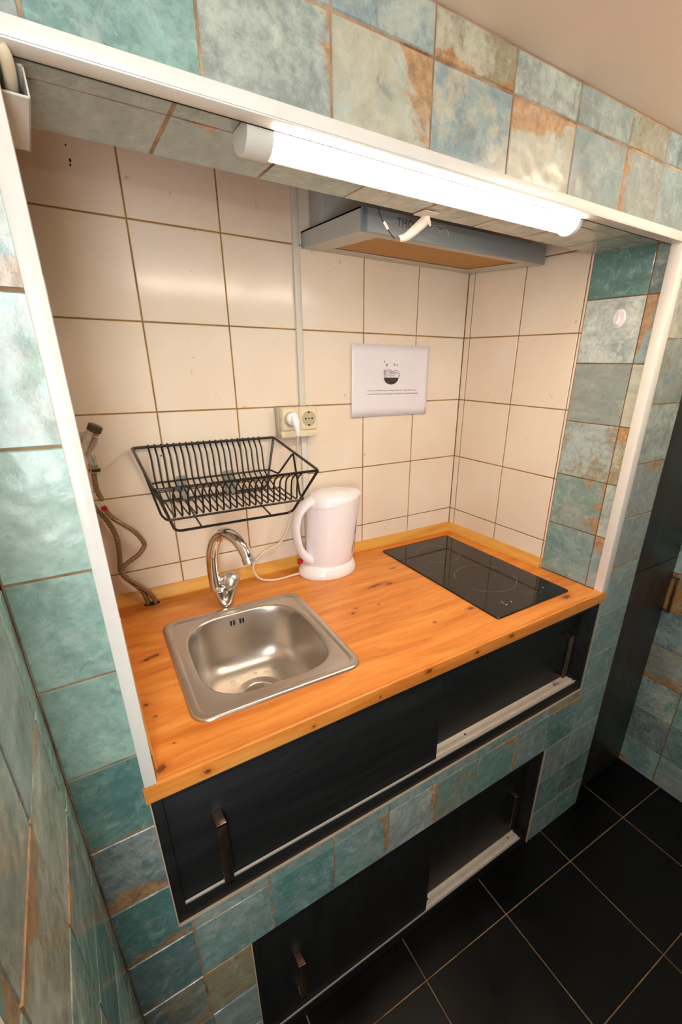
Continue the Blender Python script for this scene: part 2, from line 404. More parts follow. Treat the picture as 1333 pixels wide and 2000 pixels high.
# ---- wall_front: lintel above the niche, its two sides and everything under the worktop
XL, XR = .155, 1.627
mb = MB()
Vx = [XL, .288, .438, .588, .738, .888, 1.0386, 1.1897, 1.3154, 1.4655, 1.627]
lint = {(0, 12): (GRAY, TEAL, .0, 0, 0), (1, 12): (TEAL, LTEAL, .10, .1, .1), (2, 12): (GRAY, PALE, .16, 1, 0), (3, 12): (CREA, PALE, .30, .9, .6), (4, 12): (BLUEG, CREA, .0, 0, 0), (5, 12): (CREA, PALE, .28, -.2, 1.0),
        (6, 12): (GRAY, BLUEG, .0, 0, 0), (7, 12): (GRAY, GRAY, .22, -1.0, 0), (8, 12): (BLUEG, GRAY, 0, 0, 0), (9, 12): (GRAY, PALE, .1, 1, 0),
        (3, 13): (BLUEG, PALE, .0, 0, 0), (4, 13): (OLIVE, CREA, .28, 0, -1), (5, 13): (GRAY, PALE, .0, 0, 0), (6, 13): (GRAY, BLUEG, 0, 0, 0), (7, 13): (OLIVE, GRAY, .1, 0, 0), (8, 13): (SLATE, BLUEG, 0, 0, 0), (2, 13): (BLUEG, PALE, 0, 0, 0)}
zl = ZR[:13] + [1.9375, 1.9885]
tile_panel(mb, (0, 0, 0), (1, 0, 0), (0, 0, 1), (0, -1, 0), [(XL, XR, 1.838, 1.9885)], Vx, [1.7865, 1.9375, 1.9885], lambda i, j, r: lint.get((i, 12 + j)) or pool(r), key=1)
left = {12 - 0: None}
lc = {11: (TEAL, PALE, .30, 0, -1), 10: (AQUA, PALE, .0, 0, 0), 9: (AQUA, 'BFD6C8', .0, 0, 0), 8: (LTEAL, AQUA, 0, 0, 0), 7: (LTEAL, 'A9CABB', 0, 0, 0), 6: (DEEP, TEAL, .30, 0, -1), 5: (SLATE, GRAY, .36, 0, -1), 4: (DEEP, DEEP, .26, .3, -1),
      3: (SLATE, DEEP, .1, 0, -1), 2: (OLIVE, SLATE, .2, 0, -1), 12: (GRAY, TEAL, 0, 0, 0)}  # lower rows: glaze tones, partly deepened to paint in the weaker light
Lx = [XL, .2677]
tile_panel(mb, (0, 0, 0), (1, 0, 0), (0, 0, 1), (0, -1, 0), [(XL, .2464, .62, 1.838)], Lx, ZR, lambda i, j, r: lc.get(j) or pool(r), key=2)
Rx = [1.4655, XR]
rc_ = {11: (CREA, GRAY, .0, 0, 0), 10: (GRAY, OLIVE, .18, -.5, 0), 9: (GRAY, PALE, .0, 0, 0), 8: (GRAY, GRAY, .22, 0, 1), 7: (GRAY, GRAY, .0, 0, 0), 6: (BLUEG, LTEAL, .12, -1, 1), 5: (TEAL, GRAY, .0, 0, 0), 4: (TEAL, GRAY, .16, -.3, -1), 12: (GRAY, PALE, 0, 0, 0)}
tile_panel(mb, (0, 0, 0), (1, 0, 0), (0, 0, 1), (0, -1, 0), [(1.4625, XR, .62, 1.838)], [1.4550, XR], ZR, lambda i, j, r: rc_.get(j) or pool(r), key=3)
Ux = [XL] + [.2677 + T * i for i in range(9)] + [XR]
low = {(0, 3): (SLATE, DEEP, .12, 0, -1), (1, 3): (TEAL, GRAY, .0, 0, -1), (2, 3): (DEEP, TEAL, .0, 0, 0), (3, 3): (TEAL, GRAY, .26, 1, 0), (4, 3): (GRAY, PALE, .24, 1, 0), (5, 3): (TEAL, OLIVE, .25, -.7, -.5), (6, 3): (TEAL, TEAL, .22, .3, 1), (7, 3): (GRAY, TEAL, .26, -1, 0), (8, 3): (TEAL, DEEP, .22, .2, 1), (9, 3): (BLUEG, TEAL, .1, 0, 1),
       (0, 4): (DEEP, DEEP, .2, 0, -1), (1, 4): (GRAY, TEAL, .1, 0, -1), (2, 4): (TEAL, GRAY, .1, 0, 0), (3, 4): (TEAL, GRAY, .3, 0, 0), (4, 4): (BLUEG, TEAL, .2, 0, 0), (5, 4): (TEAL, GRAY, .3, 1, 0), (6, 4): (TEAL, GRAY, .2, 0, 0), (7, 4): (GRAY, TEAL, .3, 0, 0), (8, 4): (OLIVE, GRAY, .3, 0, -1), (9, 4): (TEAL, BLUEG, .3, 0, 1),
       (0, 2): (OLIVE, SLATE, .2, 0, -1), (1, 2): (OLIVE, OLIVE, .2, 0, 1), (8, 2): (GRAY, SLATE, .12, 0, -1), (9, 2): (BLUEG, GRAY, 0, 0, 0), (8, 1): (TEAL, DEEP, .1, 0, 1), (9, 1): (SLATE, TEAL, .25, 0, -1), (8, 0): (GRAY, TEAL, 0, 0, 0), (9, 0): (TEAL, BLUEG, .1, 0, 1)}  # own tile tones; DEEP and SLATE ones also carry dimness near the floor
tile_panel(mb, (0, 0, 0), (1, 0, 0), (0, 0, 1), (0, -1, 0), [(XL, XR, .4365, .62), (XL, .3662, 0, .4365), (1.3352, XR, 0, .4365)], Ux, ZR, lambda i, j, r: low.get((i, j)) or pool(r), key=4)
mb.mi = 1
E_ = .0016
mb.box(XL, XR, E_, .2, 1.8325, 1.9885)
mb.box(XL, .2615, E_, .2, .9735, 1.8325)
mb.box(1.4475, XR, E_, .2, .9735, 1.8325)
mb.box(XL, .2412, E_, .2, .941, .9735); mb.box(1.4645, XR, E_, .2, .941, .9735)
mb.box(XL, .2464, E_, .2, .62, .941); mb.box(1.4645, XR, E_, .2, .62, .941)
mb.box(XL, XR, E_, .2, .4395, .62)
mb.box(XL, .3662, E_, .2, 0, .4395); mb.box(1.3352, XR, E_, .2, 0, .4395)
# white edging of the cut openings in the tile
mb.mi = 2
for (a, b, c, d) in ((.2464, 1.4655, .617, .6205), (.2450, .2470, .62, .941), (1.4640, 1.4665, .62, .941), (.3640, .3665, 0, .4395), (1.3350, 1.3375, 0, .4395)):
    mb.box(a, b, -.0006, .004, c, d)
struct(mb.build('wall_front', [PATINA, GROUT, plain('white_joint', 'C9AE92', .6)], smooth=False))

# ---- niche soffit (under the lintel); middle tiles paler, batten light put into their colour
mb = MB()
tile_panel(mb, (0, 0, 1.832), (1, 0, 0), (0, 1, 0), (0, 0, -1), [(.2615, 1.447, .0, .2)], [.268] + [.418 + .15 * i for i in range(8)], [0, .075, .225],
           lambda i, j, r: [(GRAY, BLUEG, .05, 0, 1), (GRAY, BLUEG, .1, 0, -1), (BLUEG, PALE, .1, 0, 0), (PALE, 'D5D6C6', 0, 0, 0), ('D5D6C6', PALE, .1, 1, 0), ('D5D6C6', PALE, 0, 0, 0), (PALE, 'D5D6C6', .1, 0, 0), (GRAY, PALE, .2, 1, 0), (SLATE, GRAY, 0, 0, 0)][min(i, 8)], key=5)
struct(mb.build('ceiling_niche', [PATINA, GROUT_D], smooth=False))

# ---- niche side walls: glazed teal return then white tile; right wall runs slightly out of square
D = .6239; WB = 1.426; ANG = .0319
uvec = Vector((ANG, -1, 0)).normalized()   # from the back corner towards the front
def yl(y): return (D - y) / abs(uvec.y)
WZ = [.8645, 1.0629, 1.2615, 1.4583, 1.6545, 1.8482, 2.045, 2.13]
mb = MB()
ptu = {(0, 5): ('5E8580', '6A8E88', .02, 0, -1), (0, 4): ('A9B8B4', 'D3D8CE', .0, 0, 0), (0, 3): (GRAY, GRAY, 0, 0, 0), (0, 2): ('A8B8B6', OLIVE, .14, .8, .3), (0, 1): (GRAY, TEAL, .40, .6, .1), (0, 0): (BLUEG, TEAL, .2, .5, .2),
       (1, 5): (SLATE, GRAY, .1, 0, 0), (1, 4): ('A9B8B0', BLUEG, .22, -1, .3), (1, 3): (PALE, CREA, .1, 0, 0), (1, 2): (OLIVE, CREA, .3, 0, 1), (1, 1): (PALE, BLUEG, 0, 0, 0), (1, 0): (BLUEG, GRAY, .28, 0, 1)}
JZ = [.9802 + T * k for k in range(7)]
JZ[0] = .973
tile_panel(mb, (WB, D, 0), uvec, (0, 0, 1), (-1, -ANG, 0), [(yl(.2), yl(.0), .973, 1.8325)], [yl(.2), yl(.0491), yl(.0491) + .15], JZ, lambda i, j, r: ptu.get((i, j)) or pool(r), key=6, gap=.0022)
mb.mi = 1; mb.box(1.4625, 1.627, .2, .63, .0, 2.13)
o = struct(mb.build('wall_niche_return', [PATINA, GROUT_D], smooth=False))
mb = MB()
wst = lambda i, j, r: ('FFFFFF', 'FFFFFF', 0, 0, 0)
tile_panel(mb, (WB, D, 0), uvec, (0, 0, 1), (-1, -ANG, 0), [(yl(D), yl(.2), .96, 2.13)], [0, yl(.5986), yl(.4016), yl(.2077), yl(.1)], WZ, wst, gap=.0031, key=7)
mb.mi = 1; mb.prism([(WB + .0017, D), (WB + .0017 + ANG * (D - .2), .2), (1.465, .2), (1.465, D)], 'z', .2, 2.13)
struct(mb.build('wall_niche_right', [WHITE, GROUT_Y], smooth=False))
mb = MB()
tile_panel(mb, (.262, D, 0), (0, -1, 0), (0, 0, 1), (1, 0, 0), [(0, D, .96, 2.13)], [.02, .217, .414, .611, .63], WZ, wst, gap=.0031, key=8)
mb.mi = 1; mb.box(.155, .2603, .2, D, .2, 2.13)
struct(mb.build('wall_niche_left', [WHITE, GROUT_Y], smooth=False))
mb = MB()
tile_panel(mb, (0, D, 0), (1, 0, 0), (0, 0, 1), (0, -1, 0), [(.262, 1.4265, .96, 2.13)], [.2435, .4401, .6358, .8322, 1.0287, 1.2235, 1.4265], WZ, wst, gap=.0031, key=9)
mb.mi = 1; mb.box(.155, 1.47, D + .0016, .70, 0, 2.13)
mb.mi = 2
for (a, b, r) in ((.3565, 1.9289, .0026), (.3552, 1.9215, .0020), (.3537, 1.9518, .0016), (.4339, 1.3542, .0022)): mb.lathe([(r, 0), (r * .7, .0003)], 8, M=Matrix.Translation((a, D - .0001, b)) @ Matrix.Rotation(PI / 2, 4, 'X') @ Matrix.Diagonal((.8, 1.3, 1, 1)))
struct(mb.build('wall_back', [WHITE, GROUT_Y, plain('black_stain', '1A120C', .6)], smooth=False))
mb = MB(); mb.box(.155, 1.627, .2, .70, 2.13, 2.18)
struct(mb.build('ceiling_recess', PLASTER, smooth=False))

# ---- room walls
mb = MB()
tile_panel(mb, (.155, 0, 0), (0, -1, 0), (0, 0, 1), (1, 0, 0), [(0, .375, 0, 1.9885)], [0] + [.05 + T * i for i in range(19)], zl, lambda i, j, r: {(1, 8): (BLUEG, GRAY, .1, 0, 0), (2, 8): (GRAY, PALE, .18, 0, 1), (2, 7): (PALE, OLIVE, .3, 0, 1), (1, 7): (PALE, GRAY, .24, 0, 1)}.get((i, j)) or pool(r), key=10)
mb.mi = 1; mb.box(.055, .1534, -.375, .2, 0, 1.9885)
struct(mb.build('wall_left', [PATINA, GROUT], smooth=False))
mb = MB(); mb.box(.045, .157, -.425, -.3755, 0, 1.9885, .003); struct(mb.build('trim_5', WHITEPAINT))
mb = MB()
rw = {(2, 0): None}
RZ = [0] + [.1415 + T * k for k in range(13)]
tile_panel(mb, (1.977, .04, 0), (0, -1, 0), (0, 0, 1), (-1, 0, 0), [(0, 2.6, 0, 1.9885)], [-.002] + [.148 + T * i for i in range(17)], RZ,
           lambda i, j, r: {(0, 0): (TEAL, LTEAL, .22, -.4, -1), (1, 0): (GRAY, TEAL, .22, 0, -1), (0, 1): (SLATE, GRAY, .26, .3, -.6), (1, 1): (TEAL, SLATE, 0, 0, 0), (0, 2): (TEAL, PALE, .0, 0, 0), (1, 2): (LTEAL, TEAL, .0, 0, 0), (0, 3): (GRAY, OLIVE, .26, 0, -1), (1, 3): (TEAL, LTEAL, .2, 0, -1), (0, 4): (BLUEG, SLATE, 0, 0, 0), (1, 4): (SLATE, BLUEG, 0, 0, 0), (0, 5): (OLIVE, OLIVE, .75, 0, 0), (1, 5): (OLIVE, OLIVE, .6, 0, 0)}.get((i, j)) or pool(r), key=11)
mb.mi = 1; mb.box(1.9786, 2.08, -2.6, .7, 0, 1.9885)
struct(mb.build('wall_right', [PATINA, GROUT_D], smooth=False))
mb = MB(); mb.box(.055, 2.08, -2.6, .2, 1.9895, 2.03); mb.box(1.627, 2.08, .2, .7, 1.9895, 2.03)
struct(mb.build('ceiling', PLASTER, smooth=False))
# ---- floor (grid turned a little against the walls)
mb = MB()
rot = -.0245; fu = Vector((math.cos(rot), math.sin(rot), 0)); fv = Vector((-math.sin(rot), math.cos(rot), 0))
fx = [1.0985 - .0 + .3125 * k for k in range(-4, 5)]; fy = [-.1 - .309 * 8 + .309 * k for k in range(12)]
O = Vector((0, -.09, 0)) - fu * 0
bmf = MB()
tile_panel(bmf, (0.0, -.1168 + .0245 * 1.0985, 0), fu, fv, (0, 0, 1), [(-.3, 2.4, -2.9, .9)], [1.0985 + .3125 * k for k in range(-5, 6)], [-.309 * 10 + .309 * k for k in range(15)], lambda i, j, r: ('FFFFFF', 'FFFFFF', 0, 0, 0), gap=.0030, depth=.0010, key=12)
struct(bmf.build('floor', [FLOORT, make_grout('floor_grout', '6A4A30', '9A7A56')], smooth=False))

# ---- white metal frame round the niche, wooden cover strips
mb = MB()
mb.box(.2436, 1.4705, -.006, 0.0, 1.8245, 1.8411, .0012)
mb.box(.2436, .2606, -.006, 0.0, .9735, 1.8245, .0012)
mb.box(1.4455, 1.4705, -.006, 0.0, .9735, 1.8245, .0012)
mb.box(.2436, 1.4705, -.006, .020, 1.8240, 1.8268, .0008)
mb.box(.2588, .2614, -.006, .020, .9735, 1.8255, .0008)
mb.box(1.4430, 1.4458, -.006, .020, .9735, 1.8255, .0008)
mb.mi = 1; mb.box(.2615, 1.443, .0196, .0214, 1.8236, 1.8318)
o = struct(mb.build('trim_1', [WHITEPAINT, plain('dark_joint', '2A2018', .9)]))
prof = [(0, 0), (.013, 0), (.013, .008), (.006, .022), (.004, .033), (0, .033)]
mb = MB(); mb.prism([(D - .0005 - a, .9735 + b) for a, b in prof], 'x', .2625, 1.4255)
struct(mb.build('trim_2', PINE))
mb = MB(); mb.prism([(WB - .0008 - a, .9735 + b) for a, b in prof], 'y', -.4235, 0, M=Matrix.Translation((0, D, 0)) @ Matrix(((1, 0, 0, 0), (0, 1, 0, 0), (0, 0, 1, 0), (0, 0, 0, 1))) @ Matrix.Translation((WB, 0, 0)) @ Matrix.Rotation(ANG, 4, 'Z') @ Matrix.Translation((-WB, 0, 0)))
struct(mb.build('trim_3', PINE_Y))
mb = MB(); mb.prism([(.2625 + a, .9735 + b) for a, b in prof], 'y', .022, D - .014, M=Matrix.Translation((.2625, 0, 0)) @ Matrix.Diagonal((.34, 1, 1, 1)) @ Matrix.Translation((-.2625, 0, 0)))
struct(mb.build('trim_4', PINE_Y))

# ------------------------------------------------------------------ worktop
HC = .9731
SX, SY, SR = .519, .270, math.radians(-1.6)
wt = thing('worktop', 'orange knotty oak laminate worktop filling the tiled niche', 'worktop', (.85, .3, .9415))
mb = MB()
x0, x1, x2, x3 = .2625, .365, .675, 1.424
y0, y1, y2, y3 = -.006, .115, .43, .6225
mb.box(x0, x1, .0, y3, .9415, HC); mb.box(x2, x3, .0, y3, .9415, HC); mb.box(x1, x2, y2, y3, .9415, HC); mb.box(x1, x2, .0, y1, .9415, HC)
mb.prism([(x3, .0), (1.4445, .0), (1.4425, .06), (1.4380, .2), (x3, y3)], 'z', .9415, HC)
mb.prism([(-.0075, .9415), (.0005, .9415), (.0005, HC), (-.0045, HC), (-.0068, HC - .001), (-.0075, HC - .003)], 'x', .2412, 1.4640)
mb.build('slab', OAK, wt)
mb = MB(); mb.lathe([(.020, 0), (.020, .0006)], 24, M=Matrix.Translation((.350, .596, HC - .0001)) @ Matrix.Diagonal((1, .55, 1, 1)))
mb.build('pipe_hole', DARK, wt)

# ------------------------------------------------------------------ sink
sk = thing('sink', 'square stainless steel sink set into the left of the worktop', 'sink', (SX, SY, HC))
MS = Matrix.Translation((SX, SY, 0)) @ Matrix.Rotation(SR, 4, 'Z')
mb = MB()
hw, hd = .1765, .1925
NS = 192
def sel(hx, hy, z, n=3.4, cx=0, cy=0, N=192):
    out = []
    for k in range(N):
        a = 2 * PI * k / N; c, s_ = math.cos(a), math.sin(a)
        out.append((cx + hx * math.copysign(abs(c) ** (2 / n), c), cy + hy * math.copysign(abs(s_) ** (2 / n), s_), z))
    return out
def rr64(hx, hy, r, z): # rounded rect with 64 points aligned by angle
    out = []
    for k in range(NS):
        a = 2 * PI * k / NS; c, s_ = math.cos(a), math.sin(a)
        t = min((hx / abs(c)) if abs(c) > 1e-9 else 9, (hy / abs(s_)) if abs(s_) > 1e-9 else 9)
        x, y = c * t, s_ * t
        ix, iy = hx - r, hy - r
        if abs(x) > ix and abs(y) > iy:
            # march along the ray until on the corner arc
            cx, cy = math.copysign(ix, x), math.copysign(iy, y)
            b_ = -(c * cx + s_ * cy); q = cx * cx + cy * cy - r * r
            t = -b_ + math.sqrt(max(b_ * b_ - q, 0)); x, y = c * t, s_ * t
        out.append((x, y, z))
    return out
bx_, by_ = .004, .004
rings = [rr64(hw, hd, .034, HC + .0002), rr64(hw - .0005, hd - .0005, .034, HC + .0026), rr64(hw - .0022, hd - .0022, .0335, HC + .0046), rr64(hw - .005, hd - .005, .032, HC + .0056), rr64(hw - .012, hd - .012, .028, HC + .0058), rr64(hw - .0150, hd - .0150, .026, HC + .0052), rr64(hw - .0175, hd - .0175, .024, HC + .0022), rr64(hw - .019, hd - .019, .023, HC + .0019)]
rings += [sel(.1455, .1585, HC + .0018, 3.6, bx_, by_), sel(.1425, .1555, HC + .0004, 3.5, bx_, by_), sel(.1405, .1535, HC - .004, 3.5, bx_, by_), sel(.1385, .1510, HC - .02, 3.5, bx_, by_), sel(.1345, .1465, HC - .07, 3.4, bx_, by_), sel(.130, .142, HC - .105, 3.3, bx_, by_), sel(.122, .134, HC - .128, 3.2, bx_, by_), sel(.106, .118, HC - .143, 3.0, bx_, by_), sel(.085, .095, HC - .149, 2.6, bx_, by_), sel(.060, .062, HC - .1515, 2.1, bx_ + .001, by_ + .014), sel(.0575, .0575, HC - .1512, 2, bx_ + .001, by_ + .014), sel(.0545, .0545, HC - .1545, 2, bx_ + .001, by_ + .014), sel(.044, .044, HC - .1535, 2, bx_ + .001, by_ + .014), sel(.041, .041, HC - .1575, 2, bx_ + .001, by_ + .014), sel(.039, .039, HC - .178, 2, bx_ + .001, by_ + .014)]
mb.rings(rings, False, True, MS)
mb.build('basin', STEEL, sk, angle=60)
mb = MB(); MD = MS @ Matrix.Translation((bx_ + .001, by_ + .014, HC - .178))
mb.lathe([(.0001, .003), (.012, .003), (.0125, .0015), (.033, .0015), (.036, .0045), (.0385, .0045)], 32, MD, False, False)
for k in range(8):
    a = k * PI / 4; mb.box(.0, .0, 0, 0, 0, 0) if False else None
st = mb.build('strainer', CHROME_DULL, sk)
mb = MB()
for k in range(8):
    a = k * PI / 4; mb.lathe([(.0032, 0), (.0032, .0006)], 12, MD @ Matrix.Translation((.023 * math.cos(a), .023 * math.sin(a), .0015)))
mb.build('strainer_holes', DARK, st)
# overflow slots on the rear side of the basin
for q, xx in enumerate((-.020, -.0125, .0040, .0115)):
    mb = MB(); mb.box(xx - .0022, xx + .0022, -.0012, .0012, -.007, .007, .0010, M=MS @ Matrix.Translation((bx_ - .001, by_ + .1500, HC - .022)))
    mb.build('overflow_slot', DARK, sk)
mb = MB(); mb.lathe([(.0026, 0), (.0022, .0012), (.0001, .0014)], 12, M=MS @ Matrix.Translation((bx_ - .005, by_ + .1500, HC - .022)) @ Matrix.Rotation(PI / 2, 4, 'X'))
mb.build('overflow_screw', CHROME, sk)
# water droplets along the basin bottom
rnd = random.Random(5)
mb = MB()
for k in range(34):
    t = rnd.random(); px = -.075 + .14 * t; py = .088 - .012 * abs(px) / .1 + rnd.uniform(-.006, .004)
    r = rnd.uniform(.0008, .0022)
    mb.lathe([(r, 0), (r * .8, r * .35), (r * .3, r * .5), (.0001, r * .5)], 8, M=MS @ Matrix.Translation((bx_ + px, by_ + py, HC - .1475)) @ Matrix.Diagonal((rnd.uniform(1, 2.2), 1, 1, 1)))
m_, nt_, b_ = new('water_drops'); b_.inputs['Transmission Weight'].default_value = 1; b_.inputs['Roughness'].default_value = .02; b_.inputs['IOR'].default_value = 1.33
w_ = mb.build('water_drops', m_, sk); w_['kind'] = 'stuff'

# ------------------------------------------------------------------ mixer tap
tp = thing('mixer_tap', 'chrome swan-neck mixer tap standing behind the sink', 'tap', (.514, .489, HC))
tx, ty = .514, .489
mb = MB()
def ell(cx, cy, rx, ry, z, n=28, tilt=0): return [(cx + rx * math.cos(2 * PI * k / n), cy + ry * math.sin(2 * PI * k / n), z + tilt * math.cos(2 * PI * k / n)) for k in range(n)]
mb.rings([ell(tx, ty, .0245, .0225, HC), ell(tx, ty, .0250, .0230, HC + .003), ell(tx, ty, .0270, .0232, HC + .014), ell(tx + .001, ty, .0310, .0236, HC + .030), ell(tx + .002, ty, .0340, .0235, HC + .044), ell(tx + .002, ty, .0350, .0235, HC + .052, tilt=.002), ell(tx + .001, ty + .001, .0330, .021, HC + .060, tilt=.003), ell(tx - .002, ty + .003, .024, .014, HC + .067, tilt=.002), ell(tx - .004, ty + .004, .008, .006, HC + .069)])
mb.build('body', CHROME, tp, angle=70)
sp = [(tx - .016, ty + .004, HC + .040), (tx - .019, ty + .005, HC + .075), (tx - .020, ty + .004, HC + .120), (tx - .017, ty - .002, HC + .160), (tx - .008, ty - .016, HC + .194), (tx + .004, ty - .040, HC + .214), (tx + .015, ty - .070, HC + .217), (tx + .025, ty - .098, HC + .206), (tx + .032, ty - .117, HC + .184), (tx + .035, ty - .125, HC + .166)]
spp = smoothpath(sp, 6); n_ = len(spp)
mb = MB(); mb.tube(spp, [.0160 - .0022 * min(1, i / n_ * 1.1) for i in range(n_)], 24)
s_ = mb.build('spout', CHROME, tp, angle=60)
e = Vector(sp[-1]); dr = (Vector(sp[-1]) - Vector(sp[-2])).normalized()
mb = MB(); mb.tube([e - dr * .010, e - dr * .009, e + dr * .005, e + dr * .0055], [.0136, .0148, .0148, .013], 24)
mb.build('aerator', CHROME_DULL, s_, angle=40)
# lever: fin shaped cap on the right shoulder of the body
mb = MB()
def te(cx, cy, rx, ry, z, t): return ell(tx + cx, ty + cy, rx, ry, HC + z, tilt=t)
mb.rings([te(.016, -.004, .0200, .0200, .050, .004), te(.017, -.005, .0225, .0215, .054, .005), te(.019, -.006, .0235, .0220, .064, .007), te(.019, -.006, .0215, .0200, .075, .008), te(.016, -.004, .0165, .0160, .084, .007), te(.011, -.002, .0090, .0100, .089, .004), te(.009, -.001, .0020, .0020, .090, .0)])
mb.tube([(tx + .006, ty - .000, HC + .074), (tx - .004, ty + .002, HC + .070), (tx - .012, ty + .003, HC + .062)], [.013, .009, .003], 16)
mb.build('lever', CHROME_DULL, tp, angle=60)

# ------------------------------------------------------------------ hob
hb = thing('hob', 'black glass two-zone hob set into the right of the worktop', 'hob', (1.223, .311, HC))
hx0, hx1, hy0, hy1 = 1.077, 1.370, .0500, .5720
mb = MB(); cx, cy = (hx0 + hx1) / 2, (hy0 + hy1) / 2
mb.rings([rrect(cx, cy, (hx1 - hx0) / 2, (hy1 - hy0) / 2, .006, HC), rrect(cx, cy, (hx1 - hx0) / 2, (hy1 - hy0) / 2, .006, HC + .0035), rrect(cx, cy, (hx1 - hx0) / 2 - .001, (hy1 - hy0) / 2 - .001, .006, HC + .0045)])
mb.build('glass_plate', GLASS, hb, angle=30)
zt_ = HC + .00455
def ringmesh(mb, cx, cy, r, w, a0=0, a1=360, z=zt_, n=64):
    R0, R1 = [], []
    for k in range(n + 1):
        a = math.radians(a0 + (a1 - a0) * k / n); R0.append((cx + (r - w) * math.cos(a), cy + (r - w) * math.sin(a), z)); R1.append((cx + r * math.cos(a), cy + r * math.sin(a), z))
    mb.rings([R0, R1], False, False, closed=False)
for (cyy, rr_) in ((.450, .072), (.235, .092)):
    mb = MB(); ringmesh(mb, 1.2235, cyy, rr_, .0012, 20, 160); ringmesh(mb, 1.2235, cyy, rr_, .0012, 200, 340)
    mb.build('cooking_zone_ring', PRINT, hb)
def mark(x, y, w, h): mb.box(x - w / 2, x + w / 2, y - h / 2, y + h / 2, zt_ - .0001, zt_ + .0001)
for grp in (((1.150, .098, .006, .0012), (1.150, .104, .0012, .006), (1.150, .088, .009, .0014), (1.172, .092, .0012, .007), (1.1755, .092, .0035, .0012)),
            ((1.2435, .102, .005, .001), (1.247, .096, .001, .005), (1.262, .104, .006, .001), (1.276, .099, .005, .001), (1.276, .094, .005, .001), (1.262, .094, .001, .006), (1.318, .100, .007, .004), (1.296, .090, .005, .001), (1.286, .085, .001, .004))):
    mb = MB()
    for q in grp: mark(*q)
    mb.build('control_symbols', ICON if grp[0][0] < 1.2 else plain('dim_print', '8A8A8A', .4), hb, smooth=False)

# ------------------------------------------------------------------ kettle
kt = thing('kettle', 'white plastic jug kettle on its round base in front of the back wall', 'kettle', (.85, .54, HC))
kx, ky = .850, .540
mb = MB()
def sell(cx, cy, rx, ry, z, n=40, tilt=0, spout=0, p=6):
    out = []
    for k in range(n):
        a = 2 * PI * k / n; c, s_ = math.cos(a), math.sin(a)
        out.append((cx + rx * c + spout * (max(0, c) ** p), cy + ry * s_, z + tilt * c))
    return out
mb.rings([sell(kx - .002, ky, .091, .072, HC + .0005), sell(kx - .002, ky, .0935, .074, HC + .004), sell(kx - .002, ky, .0915, .073, HC + .015), sell(kx + .001, ky, .084, .068, HC + .029), sell(kx + .003, ky, .078, .063, HC + .034)])
mb.build('power_base', KETTLEB, kt, angle=50)
mb = MB()
KZ = 1.055
K = [(.030, .0715, .058, .006), (.036, .074, .061, .006), (.060, .0765, .064, .009), (.110, .0785, .066, .013), (.160, .0785, .066, .016), (.195, .079, .066, .018), (.212, .0795, .066, .019)]
R_ = []
for i, (z, rx, ry, dx) in enumerate(K):
    R_.append(sell(kx + dx, ky, rx, ry, HC + z * KZ, tilt=(0 if z < .15 else (z - .15) / .062 * .012), spout=max(0, (z - .13) / .082) * .018, p=8))
mb.rings(R_, True, True); body = mb.build('jug', KETTLE, kt, angle=50)
mb = MB()
R_ = [sell(kx + .019, ky, .0800, .0665, HC + .2125 * KZ, tilt=.012, spout=.019, p=8), sell(kx + .019, ky, .0800, .0665, HC + .2165 * KZ, tilt=.012, spout=.019, p=8), sell(kx + .017, ky, .074, .061, HC + .228 * KZ, tilt=.008, spout=.012, p=8), sell(kx + .013, ky, .058, .048, HC + .238 * KZ, tilt=.002), sell(kx + .008, ky, .030, .028, HC + .243 * KZ), sell(kx + .006, ky, .004, .004, HC + .244 * KZ)]
mb.rings(R_, True, True); lid = mb.build('lid', KETTLE, kt, angle=60)
mb = MB(); mb.tube([(kx - .052, ky - .045, HC + .222 * KZ), (kx - .040, ky - .038, HC + .229 * KZ), (kx - .026, ky - .030, HC + .233 * KZ)], .0018, 8); mb.build('lid_tab', KETTLEB, lid)
hp = smoothpath([(kx - .020, ky, HC + .222 * KZ), (kx - .058, ky, HC + .215 * KZ), (kx - .088, ky, HC + .190 * KZ), (kx - .1005, ky, HC + .150 * KZ), (kx - .0985, ky, HC + .115 * KZ), (kx - .091, ky, HC + .085 * KZ), (kx - .076, ky, HC + .060 * KZ), (kx - .050, ky, HC + .045 * KZ)], 6)
mb = MB(); n_ = len(hp)
rings = []
for i, p in enumerate(hp):
    t = (hp[min(i + 1, n_ - 1)] - hp[max(i - 1, 0)]).normalized(); nn = Vector((t.z, 0, -t.x)); w = .0105 + .004 * (1 - min(1, i / (n_ * .3))); w += .009 * max(0, i / n_ - .68) / .32; w2 = .017 + .012 * (1 - min(1, i / (n_ * .35))) + .012 * max(0, i / n_ - .68) / .32
    rings.append([p + nn * w * math.cos(2 * PI * k / 16) + Vector((0, 1, 0)) * w2 * math.sin(2 * PI * k / 16) for k in range(16)])
mb.rings(rings); mb.build('handle', KETTLE, kt, angle=60)
mb = MB(); mb.box(kx - .1010, kx - .0860, ky - .007, ky + .007, HC + .042, HC + .058, .003, M=None); mb.build('switch', RED, kt)
# smoked water gauge on the right flank
mb = MB(); g0, g1 = [], []
for k in range(9):
    z = .040 + .095 * k / 8; a = math.radians(-40); w = math.radians(14) * (1 - k / 8.6)
    rx = .0790 + (z - .04) / .1 * .0025; ry = .0660 + (z - .04) / .1 * .002; dx = .0075 + (z - .04) / .1 * .0075
    g0.append((kx + dx + rx * math.cos(a - w), ky + ry * math.sin(a - w), HC + (z + .02) * KZ)); g1.append((kx + dx + rx * math.cos(a + w), ky + ry * math.sin(a + w), HC + (z + .02) * KZ))
mb.rings([[Vector(p) for p in g0], [Vector(p) for p in g1]], False, False, closed=False); mb.build('water_gauge', SMOKE, kt)
